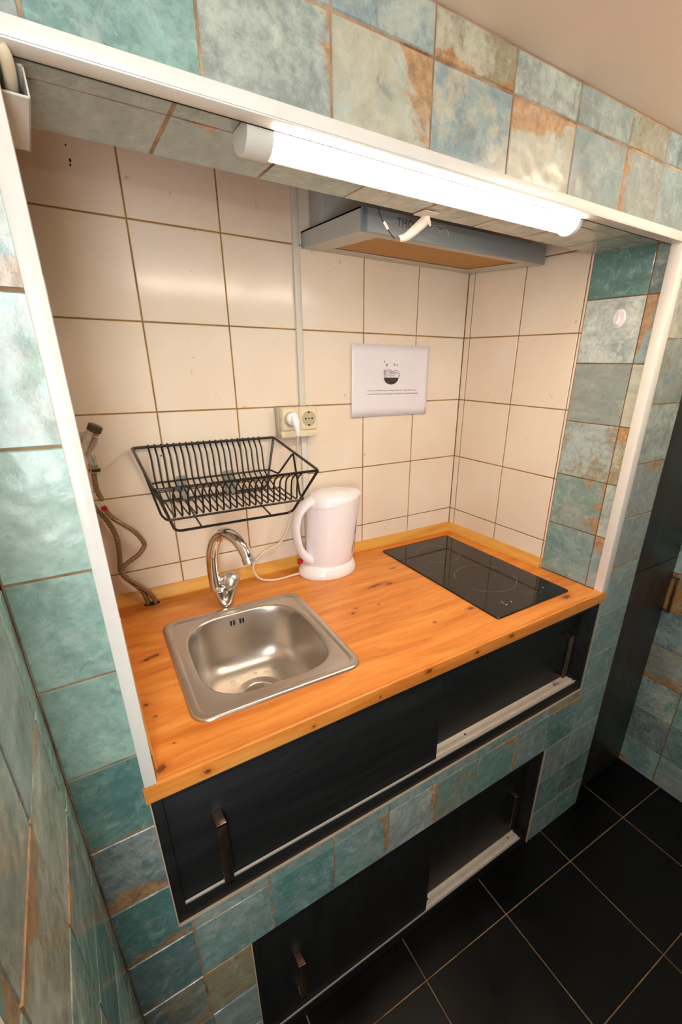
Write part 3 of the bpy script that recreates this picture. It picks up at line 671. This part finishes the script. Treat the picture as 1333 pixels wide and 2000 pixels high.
# power cord from the base up to the wall socket, ending in its plug
cd = smoothpath([(kx - .085, ky + .012, HC + .006), (.7300, .5520, HC + .0045), (.690, .5505, HC + .0040), (.655, .5640, HC + .0042), (.637, .587, HC + .012), (.6330, .598, HC + .045), (.6671, .602, 1.0484), (.7133, .602, 1.0649), (.7396, .602, 1.091), (.7551, .602, 1.129), (.768, .602, 1.183), (.7790, .597, 1.266), (.782, .585, 1.330), (.778, .566, 1.374), (.7745, .556, 1.392)], 6)
mb = MB(); mb.tube(cd, .0030, 8); pc = mb.build('power_cord', CORD, kt)
mb = MB()
mb.tube([(.7745, .556, 1.388), (.7740, .555, 1.400), (.7730, .556, 1.412), (.7720, .560, 1.424), (.7705, .566, 1.434), (.770, .569, 1.438)], [.0045, .0060, .0085, .0120, .0130, .008], 16)
mb.lathe([(.0175, 0), (.0180, .010), (.014, .014), (.001, .015)], 24, M=Matrix.Translation((.7690, .5768, 1.4310)) @ Matrix.Rotation(PI / 2, 4, 'X'))
mb.build('plug', KETTLEB, pc, angle=50)

# ------------------------------------------------------------------ wall sockets
ws = thing('wall_socket', 'cream surface-mounted double wall socket above the kettle', 'socket', (.79, D, 1.42))
mb = MB(); mb.box(.7375, .8510, .6000, D - .001, 1.3790, 1.4590, .003); mb.build('back_box', CREAMD, ws)
mb = MB(); mb.box(.7400, .8475, .5830, .6005, 1.3800, 1.3975, .002); mb.build('bottom_cover', CREAM, ws)
for q, xc in enumerate((.7680, .8210)):
    mb = MB(); z0_, z1_ = 1.3960, 1.4600; h2 = .0262
    mb.rings([[(xc - h2, .6000, z0_), (xc + h2, .6000, z0_), (xc + h2, .6000, z1_), (xc - h2, .6000, z1_)], [(xc - h2, .5850, z0_ + .001), (xc + h2, .5850, z0_ + .001), (xc + h2, .5850, z1_), (xc - h2, .5850, z1_)], [(xc - h2 + .004, .5790, z0_ + .005), (xc + h2 - .004, .5790, z0_ + .005), (xc + h2 - .004, .5790, z1_ - .004), (xc - h2 + .004, .5790, z1_ - .004)]])
    f_ = mb.build('socket_face', CREAM, ws, angle=20)
    Mx = Matrix.Translation((xc, .5788, 1.4290)) @ Matrix.Rotation(PI / 2, 4, 'X')
    mb = MB(); mb.lathe([(.0205, -.0004), (.0205, .0008), (.0190, .0010), (.0185, .0003), (.001, .0003)], 32, Mx, False, False); mb.build('socket_well', plain('grey_green_plastic', 'B5AC8C', .35), f_)
    if q:
        mb = MB(); mb.lathe([(.0026, .0003), (.0026, .0008)], 12, Mx @ Matrix.Translation((-.0095, 0, 0))); mb.lathe([(.0026, .0003), (.0026, .0008)], 12, Mx @ Matrix.Translation((.0095, 0, 0)))
        mb.lathe([(.002, .0003), (.002, .0008)], 12, Mx)
        mb.build('contact_holes', DARK, f_)
        mb = MB(); mb.box(-.003, .003, .0150, .0190, .0003, .0012, M=Mx); mb.build('earth_clip', plain('dark_brass', '5A4A2A', .4, .6), f_)
        mb = MB(); mb.box(-.003, .003, -.0190, -.0150, .0003, .0012, M=Mx); mb.build('earth_clip', bpy.data.materials['dark_brass'], f_)
tr = MB(); tr.box(.8120, .8285, .6130, D - .0005, 1.4595, 2.12, .0015)
tag(tr.build('cable_trunking', TRUNK), 'narrow vertical white cable trunking rising from the wall socket', 'trunking')
tr = MB(); tr.box(.8120, .8285, .6130, D - .0005, 1.0065, 1.3785, .0015)
tag(tr.build('cable_trunking', TRUNK), 'narrow vertical white cable trunking between wall socket and worktop', 'trunking')

# ------------------------------------------------------------------ notice
nt_ = thing('paper_notice', 'white laminated A4 notice with a noodle bowl drawing taped to the back wall', 'notice', (1.127, D, 1.522))
MN = Matrix.Translation((1.1275, .6200, 1.5220)) @ Matrix.Rotation(PI / 2, 4, 'X') @ Matrix.Rotation(math.radians(-.3), 4, 'Z')
mb = MB(); N = 24; rs = []
for j in range(9):
    rs.append([Vector((-.1455 + .291 * i / N, -.1035 + .207 * j / 8, .0008 * math.sin(i * .5) + (.004 * ((i - N / 2) / (N / 2)) ** 4))) for i in range(N + 1)])
mb.rings(rs, False, False, M=MN, closed=False)
psh = mb.build('sheet', PAPER, nt_)
so = psh.modifiers.new('s', 'SOLIDIFY'); so.thickness = .0004
mb = MB(); mb.rings([[Vector((-.0275 * math.cos(PI * k / 24), .0105 - .0200 * math.sin(PI * k / 24), .0016)) for k in range(25)], [Vector((-.0275 * math.cos(PI * k / 24), .0105, .0016)) for k in range(25)]], False, False, M=MN, closed=False)
mb.build('printed_bowl', INK, nt_)
mb = MB()
def arc(cx, cy, r, a0, a1, w=.0007): mb.tube([MN @ Vector((cx + r * math.cos(math.radians(a0 + (a1 - a0) * k / 12)), cy + r * math.sin(math.radians(a0 + (a1 - a0) * k / 12)), .0016)) for k in range(13)], w, 4)
arc(-.010, .018, .016, 20, 150); arc(-.010, .020, .010, 20, 160); arc(.003, .012, .016, 30, 170); arc(.003, .012, .011, 20, 170); arc(.003, .012, .006, 10, 170); arc(.015, .014, .018, -10, 120); arc(.016, .014, .012, -10, 110); arc(-.026, .030, .003, 0, 360); arc(-.026, .022, .003, 0, 360)
for (x, y) in ((-.0245, .012), (-.018, .012)): mb.tube([MN @ Vector((x, y, .0016)), MN @ Vector((x, y + .010, .0016))], .0007, 4)
for (x, y, r) in ((-.027, .056, .0022), (-.018, .047, .0034), (.010, .048, .0030), (.020, .047, .0024)): mb.lathe([(r, 0), (r, .0004)], 10, M=MN @ Matrix.Translation((x, y, .0013)) @ Matrix.Diagonal((.8, 1.2, 1, 1)))
mb.build('printed_noodles', INKL, nt_)
def text(body, size, M, mat, name, parent, width=None, ext=.00015):
    cu = bpy.data.curves.new(name, 'FONT'); cu.body = body; cu.size = size; cu.extrude = ext; cu.resolution_u = 2; cu.offset = .0
    to = bpy.data.objects.new('tmp', cu); C.objects.link(to)
    me = bpy.data.meshes.new_from_object(to.evaluated_get(bpy.context.evaluated_depsgraph_get())); bpy.data.objects.remove(to)
    if width:
        xs = [v.co.x for v in me.vertices]; k = width / (max(xs) - min(xs)); me.transform(Matrix.Diagonal((k, 1, 1, 1)))
    me.transform(M); me.name = name
    w = Vector(parent.location); me.transform(Matrix.Translation(-w))
    me.materials.clear(); me.materials.append(mat)
    o = bpy.data.objects.new(name, me); C.objects.link(o); o.parent = parent; return o
text('As you use it, a kitchen space keep the kitchen table after use it', .0062, MN @ Matrix.Translation((-.101, -.0285, .0014)), INKL, 'printed_text', nt_, .203)
text('Be respectful with the other guests and maintain a good environment.', .0062, MN @ Matrix.Translation((-.101, -.0385, .0014)), INKL, 'printed_text', nt_, .211)

# ------------------------------------------------------------------ dish rack
dr_ = thing('dish_rack', 'black wire dish rack hanging on the back wall left of the socket', 'dish rack', (.548, .61, 1.38))
wr, wt_ = .0033, .0021
yb, zb_, yf, zf = .6130, 1.3795, .350, 1.3375
xl_, xr_ = .3705, .7270
mb = MB(); mb.tube(fillet([(xl_, yb, zb_), (xr_, yb, zb_), (xr_ + .004, yf, zf), (xl_, yf, zf)], .010, 4, True), wr, 8, closed=True); mb.build('top_frame', BLACKWIRE, dr_)
mb = MB(); mb.tube(fillet([(xl_, yb, zb_), (.411, yb, 1.241), (.697, yb, 1.241), (xr_, yb, zb_)], .014, 4), wr, 8); mb.build('rear_support', BLACKWIRE, dr_)
mb = MB(); mb.tube(fillet([(xl_ + .002, yf, zf), (.4119, .44, 1.2155), (.6965, .44, 1.2145), (xr_ + .003, yf, zf)], .016, 4), wr, 8); mb.build('front_support', BLACKWIRE, dr_)
for xx in (.470, .640):
    mb = MB(); mb.tube([(xx, .44, 1.2155), (xx, yb, 1.241)], .0022, 8); mb.build('foot_bar', BLACKWIRE, dr_)
for xx, ww in ((.4720, .010), (.5950, .014)):
    mb = MB(); mb.box(xx - ww, xx + ww, .6120, .6225, 1.262, 1.300, .003); mb.box(xx - ww, xx + ww, .6040, .6225, 1.238, 1.262, .003); mb.build('mounting_hook', plain('grey_plastic_hook', '9AA29A', .4), dr_)
yA, zA, yB_, zB = .590, 1.2955, .380, 1.2630
mb = MB()
mid = lambda x: (x, (yb + yf) / 2 + .005, (zb_ + zf) / 2 - .002)
mb.tube(fillet([(.398, yA, zA), (.700, yA, zA + .001), (.708, yA - .045, zA - .002), mid(xr_ + .001), (.7075, yB_ + .03, zB + .004), (.704, yB_, zB), (.390, yB_, zB), (.384, yB_ + .03, zB + .004), mid(xl_ + .001), (.390, yA - .045, zA - .002)], .008, 3, True), .0026, 8, closed=True)
mb.build('basket_frame', BLACKWIRE, dr_)
for k in range(20):
    x = .4067 + (.6853 - .4067) * k / 19
    path = [(x, yb + .003, zb_ + .0045), (x, yb + .0045, zb_ - .002), (x, yb - .004, zb_ - .012), (x, yb - .014, zb_ - .022), (x, yA + .006, zb_ - .050), (x, yA + .001, zA + .002), (x, yA - .012, zA - .008), (x, .545, zA - .020), (x, .512, zA - .032), (x, .500, zA - .030), (x, .488, zA - .022), (x, .45, zA - .027), (x, yB_ + .004, zB + .0035), (x, yB_ - .002, zB + .008), (x, yB_ - .004, zB + .030), (x, yB_ - .010, zf - .020), (x, yf + .010, zf - .010), (x, yf - .002, zf - .004), (x, yf - .0035, zf + .003)]
    mb = MB(); mb.tube(fillet(path, .006, 3), wt_, 6)
    mb.build('plate_wire', BLACKWIRE, dr_, angle=80)

# ------------------------------------------------------------------ hood
hd_ = thing('cooker_hood', 'grey slim cooker hood under the lintel above the hob', 'cooker hood', (1.13, .48, 1.83))
hx0_, hx1_ = .838, 1.4200
yfr, ybk = .338, .6225
def hz(y): return 1.826 + (y - yfr) / (ybk - yfr) * .0145
mb = MB()
mb.prism([(yfr + .004, hz(yfr) + .0005), (ybk, hz(ybk)), (ybk, hz(ybk) + .036), (yfr + .004, hz(yfr) + .043)], 'x', hx0_, hx0_ + .004)
mb.prism([(yfr + .004, hz(yfr) + .0005), (ybk, hz(ybk)), (ybk, hz(ybk) + .036), (yfr + .004, hz(yfr) + .043)], 'x', hx1_ - .004, hx1_)
mb.prism([(yfr + .004, hz(yfr) + .040), (ybk, hz(ybk) + .033), (ybk, hz(ybk) + .036), (yfr + .004, hz(yfr) + .043)], 'x', hx0_, hx1_)
mb.build('casing', HOODM, hd_, smooth=False)
mb = MB(); mb.box(hx0_ + .001, hx1_ + .002, yfr - .006, yfr + .004, hz(yfr) - .0005, hz(yfr) + .043, .003); fr = mb.build('front_panel', HOODD, hd_)
mb = MB(); mb.box(hx0_ + .0005, hx0_ + .0120, yfr - .0075, yfr - .0055, hz(yfr), hz(yfr) + .043, .0008); mb.build('end_cap', plain('slate_plastic', '6C7A80', .4), fr)
mb = MB()
def under(xa, xb, ya, yb2, t=.002, dz=0): mb.prism([(ya, hz(ya) + dz), (yb2, hz(yb2) + dz), (yb2, hz(yb2) + dz + t), (ya, hz(ya) + dz + t)], 'x', xa, xb)
under(hx0_ + .004, hx1_ - .004, yfr + .004, yfr + .030); under(hx0_ + .004, hx1_ - .004, ybk - .055, ybk); under(hx0_ + .004, hx0_ + .060, yfr + .03, ybk - .055); under(hx1_ - .060, hx1_ - .004, yfr + .03, ybk - .055)
mb.build('underside_frame', HOODL, hd_, smooth=False)
mb = MB(); under(hx0_ + .058, hx1_ - .058, yfr + .028, ybk - .053, .003, .003); mb.build('grease_filter', FILTER, hd_, smooth=False)
mb = MB(); mb.box(.862, 1.418, .545, ybk, 1.875, 2.10, .002); mb.build('motor_box', HOODM, hd_)
MH = Matrix.Translation((0, yfr - .0063, 0)) @ Matrix.Rotation(PI / 2, 4, 'X')
text('THOn', .022, MH @ Matrix.Translation((.925, 1.8460, 0)), plain('dark_logo', '4A4E50', .5), 'brand_lettering', hd_, .055)
mb = MB(); M2 = lambda x, z: (x, yfr - .0066, z)
mb.tube(smoothpath([M2(1.020, 1.851), M2(1.026, 1.857), M2(1.036, 1.8565), M2(1.044, 1.8515), M2(1.038, 1.849), M2(1.049, 1.852), M2(1.058, 1.858), M2(1.068, 1.856), M2(1.070, 1.848), M2(1.074, 1.846)], 4), .0011, 6)
mb.tube([M2(1.012, 1.858), M2(1.028, 1.861), M2(1.060, 1.863)], .0008, 6)
mb.tube([M2(1.010, 1.8405), M2(1.034, 1.8390)], .0008, 6)
mb.build('logo_flourish', plain('pale_logo', 'C9CCB4', .4), hd_)

# ------------------------------------------------------------------ tube light
tl_ = thing('tube_light', 'lit white LED batten under the front edge of the niche ceiling', 'lamp', (.83, .055, 1.83))
def dprof(x, y0_, y1_, zt, drop, n=14):
    ym, hw_ = (y0_ + y1_) / 2, (y1_ - y0_) / 2
    return [(x, y0_, zt)] + [(x, ym - hw_ * math.cos(PI * k / n), zt - .004 - (drop - .004) * math.sin(PI * k / n)) for k in range(n + 1)] + [(x, y1_, zt)]
mb = MB(); mb.rings([dprof(x, .0222, .0670, 1.8305, .0270) for x in (.5225, 1.1150)]); mb.build('diffuser', TUBE, tl_, angle=50)
for (a, b) in ((.4900, .5225), (1.1150, 1.1240)):
    mb = MB(); mb.rings([dprof(a, .0216, .0740, 1.8305, .0285), dprof(b, .0216, .0740, 1.8305, .0285)]); mb.build('end_cap', TRUNK if a < 1 else WHITEPAINT, tl_, angle=50)
mb = MB(); mb.box(.5225, 1.1150, .0672, .0735, 1.8108, 1.8305, .001); mb.build('rear_housing', WHITEPAINT, tl_)

# cable cover in the upper left corner with its cable
cc = thing('cable_cover', 'open-ended white plastic cable cover in the upper left corner of the niche', 'cable cover', (.272, .08, 1.81))
A_, B_ = Vector((.2715, .028, 1.812)), Vector((.2660, .118, 1.797))
ax = (B_ - A_).normalized(); upv = Vector((0, 0, 1)); sv = ax.cross(upv).normalized(); nv = sv.cross(ax).normalized()
MC = Matrix(((sv.x, ax.x, nv.x, A_.x), (sv.y, ax.y, nv.y, A_.y), (sv.z, ax.z, nv.z, A_.z), (0, 0, 0, 1)))
Lc = (B_ - A_).length
mb = MB(); mb.box(-.012, .012, 0, Lc, -.014, -.012, M=MC); mb.box(-.012, .012, 0, Lc, .010, .012, M=MC); mb.box(-.012, -.0105, 0, Lc, -.014, .012, M=MC); mb.box(.0105, .012, 0, Lc, -.014, .012, M=MC); mb.box(-.012, .012, Lc - .002, Lc, -.014, .012, M=MC)
mb.build('channel', TRUNK, cc)
mb = MB(); mb.tube(smoothpath([A_ + ax * .06, A_ + ax * .01 + Vector((0, 0, -.001)), A_ + Vector((-.001, -.018, .006)), A_ + Vector((-.004, -.024, .012))], 6), .0055, 12); mb.build('cable', CREAM, cc)

# hanging tape and loose wire
mb = MB(); rs = []
cl = smoothpath([(.893, .188, 1.8305), (.888, .193, 1.822), (.878, .200, 1.812), (.866, .204, 1.802), (.853, .204, 1.794), (.838, .202, 1.789)], 5)
for i, p in enumerate(cl):
    w = .0105 - .005 * (i / len(cl)) ** 2 + (.008 if i < 3 else 0)
    rs.append([p + Vector((-.4 * w, 0, .75 * w)), p + Vector((.0, -.003, .0)), p + Vector((.45 * w, 0, -.75 * w))])
mb.rings(rs, False, False, closed=False)
mb.box(.866, .900, .165, .198, 1.8290, 1.8305)
tp_ = mb.build('tape_strip', plain('white_tape', 'E6DACB', .45)); so = tp_.modifiers.new('s', 'SOLIDIFY'); so.thickness = .0006
tag(tp_, 'curled strip of white tape hanging from the niche ceiling by the hood', 'tape')
lw = thing('loose_wire', 'thin dark wire with a white connector hanging before the hood', 'wire', (.82, .25, 1.83))
mb = MB(); mb.tube(smoothpath([(.8120, .235, 1.8600), (.8130, .235, 1.8400), (.8190, .235, 1.8260), (.8330, .235, 1.8110), (.8450, .235, 1.8010), (.8510, .235, 1.7965)], 5), .0011, 6); mb.build('wire', BLUE, lw)
mb = MB(); mb.tube([(.8245, .2345, 1.8205), (.8345, .2345, 1.8100)], .0026, 8); mb.build('connector', KETTLEB, lw)

# adhesive hook on the teal return wall
hk = thing('adhesive_hook', 'small oval white plastic hook stuck high on the right green tile return', 'hook', (1.4425, .104, 1.683))
MK = Matrix.Translation((WB + ANG * (D - .104) - .0004, .104, 1.683)) @ Matrix.Rotation(-PI / 2 - ANG * 0, 4, 'Y')
mb = MB(); mb.lathe([(.0215, 0), (.0215, .002), (.019, .004), (.001, .0045)], 28, MK @ Matrix.Diagonal((1, .72, 1, 1))); mb.build('backplate', KETTLE, hk, angle=40)
mb = MB(); mb.tube(smoothpath([MK @ Vector((.006, 0, .003)), MK @ Vector((-.006, 0, .006)), MK @ Vector((-.012, 0, .010)), MK @ Vector((-.010, 0, .014))], 4), .0030, 8); mb.build('hook_tip', KETTLE, hk)

# ------------------------------------------------------------------ valve and hoses
av = thing('angle_valve', 'chrome angle valve with dark knob on the back wall beside the frame', 'valve', (.285, .60, 1.39))
q0, q1 = Vector((.2745, .572, 1.3850)), Vector((.2975, .566, 1.4290))
mb = MB(); mb.tube([q0, q0.lerp(q1, .1), q0.lerp(q1, .12), q0.lerp(q1, .86), q0.lerp(q1, .88), q1], [.0115, .0115, .0135, .0135, .0125, .0125], 20)
mb.tube([(.284, D - .001, 1.404), (.284, .610, 1.404), (.284, .609, 1.404), (.283, .572, 1.402)], [.020, .020, .010, .010], 18); mb.build('valve_body', CHROME_DULL, av)
mb = MB(); mb.tube([q1, q1 + (q1 - q0) * .03, q1 + (q1 - q0) * .27, q1 + (q1 - q0) * .30], [.0130, .0145, .0145, .0125], 20); mb.build('knob', plain('dark_knob', '4A3A26', .5), av)
mb = MB(); mb.tube([(.279, .570, 1.388), (.2835, .569, 1.375), (.2845, .569, 1.357)], [.0095, .0085, .0085], 14); mb.build('outlet', CHROME_DULL, av)
mb = MB(); mb.tube([(.2842, .569, 1.357), (.2838, .569, 1.356), (.2815, .569, 1.340), (.2812, .569, 1.3395)], [.0095, .0112, .0112, .0098], 6); mb.build('coupling_nut', plain('brass_nickel', (.55, .47, .36), .3, 1), av)
mb = MB(); mb.tube([(.2846, .5688, 1.3485), (.2840, .5688, 1.3430)], .0116, 16); mb.build('rubber_ring', RUBBER, av)
mb = MB(); mb.tube(smoothpath([(.2812, .569, 1.340), (.2800, .570, 1.318), (.2800, .573, 1.300), (.2835, .578, 1.283), (.2868, .580, 1.272)], 5), .0058, 12)
mb.build('outlet_hose', BRAID, av)
hA = [(.2640, .6075, 1.262), (.2725, .6075, 1.2428), (.2846, .6075, 1.2216), (.2943, .6075, 1.1963), (.3005, .6075, 1.1684), (.3001, .6075, 1.1343), (.2965, .6075, 1.1002), (.2940, .6075, 1.0794), (.301, .604, 1.059), (.3175, .602, 1.037), (.3321, .599, 1.0151), (.3400, .597, .985), (.3405, .597, .9735)]
hB = [(.2889, .588, 1.2456), (.2936, .588, 1.2359), (.3046, .589, 1.2186), (.3234, .588, 1.1995), (.3426, .588, 1.1786), (.3556, .588, 1.1514), (.3546, .588, 1.1377), (.3388, .588, 1.1201), (.3129, .588, 1.1049), (.2996, .588, 1.094), (.2965, .588, 1.0783), (.3068, .588, 1.0598), (.3262, .588, 1.0371), (.345, .592, 1.0092), (.3560, .593, .987), (.3580, .593, .9735)]
mb = MB(); mb.tube(smoothpath(hA, 5), .0058, 12)
tag(mb.build('braided_hose', BRAID), 'straighter braided metal water hose rising from the worktop hole behind the frame', 'hose')
hbt = thing('braided_hose', 'braided metal water hose with wide loop and a red tipped upper end', 'hose', (.356, .593, HC))
mb = MB(); mb.tube(smoothpath(hB, 5), .0056, 12); mb.build('hose', BRAID, hbt)
mb = MB(); mb.tube([(.2889, .588, 1.2456), (.2862, .588, 1.2530), (.2855, .588, 1.2550)], [.0062, .0066, .0045], 12); mb.build('red_tip', RED, hbt)
mb = MB(); mb.tube([(.2855, .588, 1.2550), (.2765, .584, 1.2700)], .0008, 6); mb.build('thin_wire', CHROME_DULL, hbt)

# ------------------------------------------------------------------ cabinets
def bow_handle(parent, x, y, z0, z1, w=.017, out=.030, t=.006):
    mb = MB()
    for z in (z1 - t, z0): mb.box(x - w / 2, x + w / 2, y - out, y, z, z + t, .0012)
    mb.box(x - w / 2, x + w / 2, y - out, y - out + t, z0, z1, .0015)
    # concave neck where each leg meets the grip
    return mb.build('handle', BRONZE, parent)
def sliding_unit(name, label, x0, x1, z0, z1, stile, rtop, rbot, zt, doors, woodf, woodd, depth, hl, hr, railz):
    t = thing(name, label, 'cabinet', ((x0 + x1) / 2, .01, z0))
    mb = MB(); bv = .0008
    mb.box(x0, x0 + stile, .0035, depth, z0, z1, bv); mb.box(x1 - stile, x1, .0035, depth, z0, z1, bv)
    mb.box(x0 + stile, x1 - stile, .0035, depth, z0, z0 + rbot, bv); mb.box(x0 + stile, x1 - stile, .0035, .055, z1 - rtop, z1, bv)
    mb.box(x0 + stile, x1 - stile, depth - .006, depth, z0, z1)
    mb.build('carcass', woodf, t)
    # aluminium double rail in the bottom
    xa, xb = x0 + stile + .0005, x1 - stile - .022
    mb = MB(); mb.box(xa, xb, .0040, .0380, z0 + rbot + .0002, z0 + rbot + .0030, .0004)
    for yy in (.0040, .0150, .0200, .0370): mb.box(xa, xb, yy, yy + .0012, z0 + rbot, z0 + rbot + (.0065 if yy in (.0150, .0200) else .0085))
    rl = mb.build('bottom_rail', ALU, t)
    for sx_ in railz:
        mb = MB(); mb.lathe([(.0030, 0), (.0026, .0012), (.0001, .0014)], 12, M=Matrix.Translation((sx_, .0285, z0 + rbot + .0030))); mb.build('screw', plain('dark_screw', '5A5046', .4, .8), rl)
    mb = MB(); mb.box(xa, x1 - stile - .0005, .0040, .0480, z1 - rtop - .006, z1 - rtop - .0002, .0004); mb.build('top_rail', woodf, t)
    zb = z0 + rbot + .0040; zt2 = z1 - rtop - .0065
    (a0, a1), (c0, c1) = doors
    mb = MB(); mb.box(a0, a1, .0065, .0145, zb, zt2, .0006); d1 = mb.build('sliding_door', woodd, t)
    mb = MB(); mb.box(c0, c1, .0385, .0465, zb - .002, zt2, .0006); d2 = mb.build('sliding_door', woodd, t)
    bow_handle(d1, hl[0], .0065, hl[1], hl[2]); bow_handle(d2, hr[0], .0385, hr[1], hr[2])
    return t
sliding_unit('sliding_door_cabinet', 'wide low charcoal cabinet with two sliding doors directly under the worktop', .2470, 1.4635, .6205, .9410, .0165, .0130, .0400, None, ((.2640, .8600), (.8350, 1.4465)), BLACKWOOD_H, BLACKWOOD_H, .55, (.3405, .690, .8450), (1.3660, .700, .8470), (.98, 1.355))
sliding_unit('sliding_door_cabinet', 'smaller charcoal sliding door cabinet set in the tiles just above the floor', .3665, 1.3350, .0005, .4360, .0165, .0130, .0420, None, ((.3835, .8760), (.8500, 1.3180)), BLACKWOOD_V, BLACKWOOD_V, .55, (.4650, .150, .2860), (1.2440, .1350, .2790), (.900, 1.262))
tc = thing('tall_cabinet', 'tall dark wood cabinet standing at the right end of the tiled wall', 'cabinet', (1.80, .35, 0))
mb = MB(); mb.box(1.6290, 1.9760, .0490, .60, .0, 1.985, .0006); mb.build('carcass', TALLWOOD, tc)
for (za, zb2) in ((.004, .9540), (.9570, 1.980)):
    mb = MB(); mb.box(1.6300, 1.9740, .0300, .0485, za, zb2, .0008); d_ = mb.build('door', TALLWOOD, tc)
    if za < .5: bow_handle(d_, 1.9560, .0300, .748, .885, w=.012, out=.030, t=.006)

# unseen ceiling lamp, its dome and place chosen to brighten the ceiling
cl_ = thing('ceiling_fill_lamp', 'round opal ceiling lamp out of view at right, placed to brighten the ceiling', 'lamp', (1.35, -.42, 1.985))
ML = Matrix.Translation((1.35, -.42, 1.9892))
mb = MB(); mb.lathe([(.075, 0), (.075, -.012), (.065, -.014), (.064, 0)], 40, M=ML); mb.build('rim', WHITEPAINT, cl_)
mb = MB(); mb.lathe([(.064, -.013), (.080, -.030), (.086, -.055), (.080, -.082), (.058, -.102), (.030, -.111), (.001, -.113)], 40, M=ML); mb.build('shade', LAMPM, cl_)
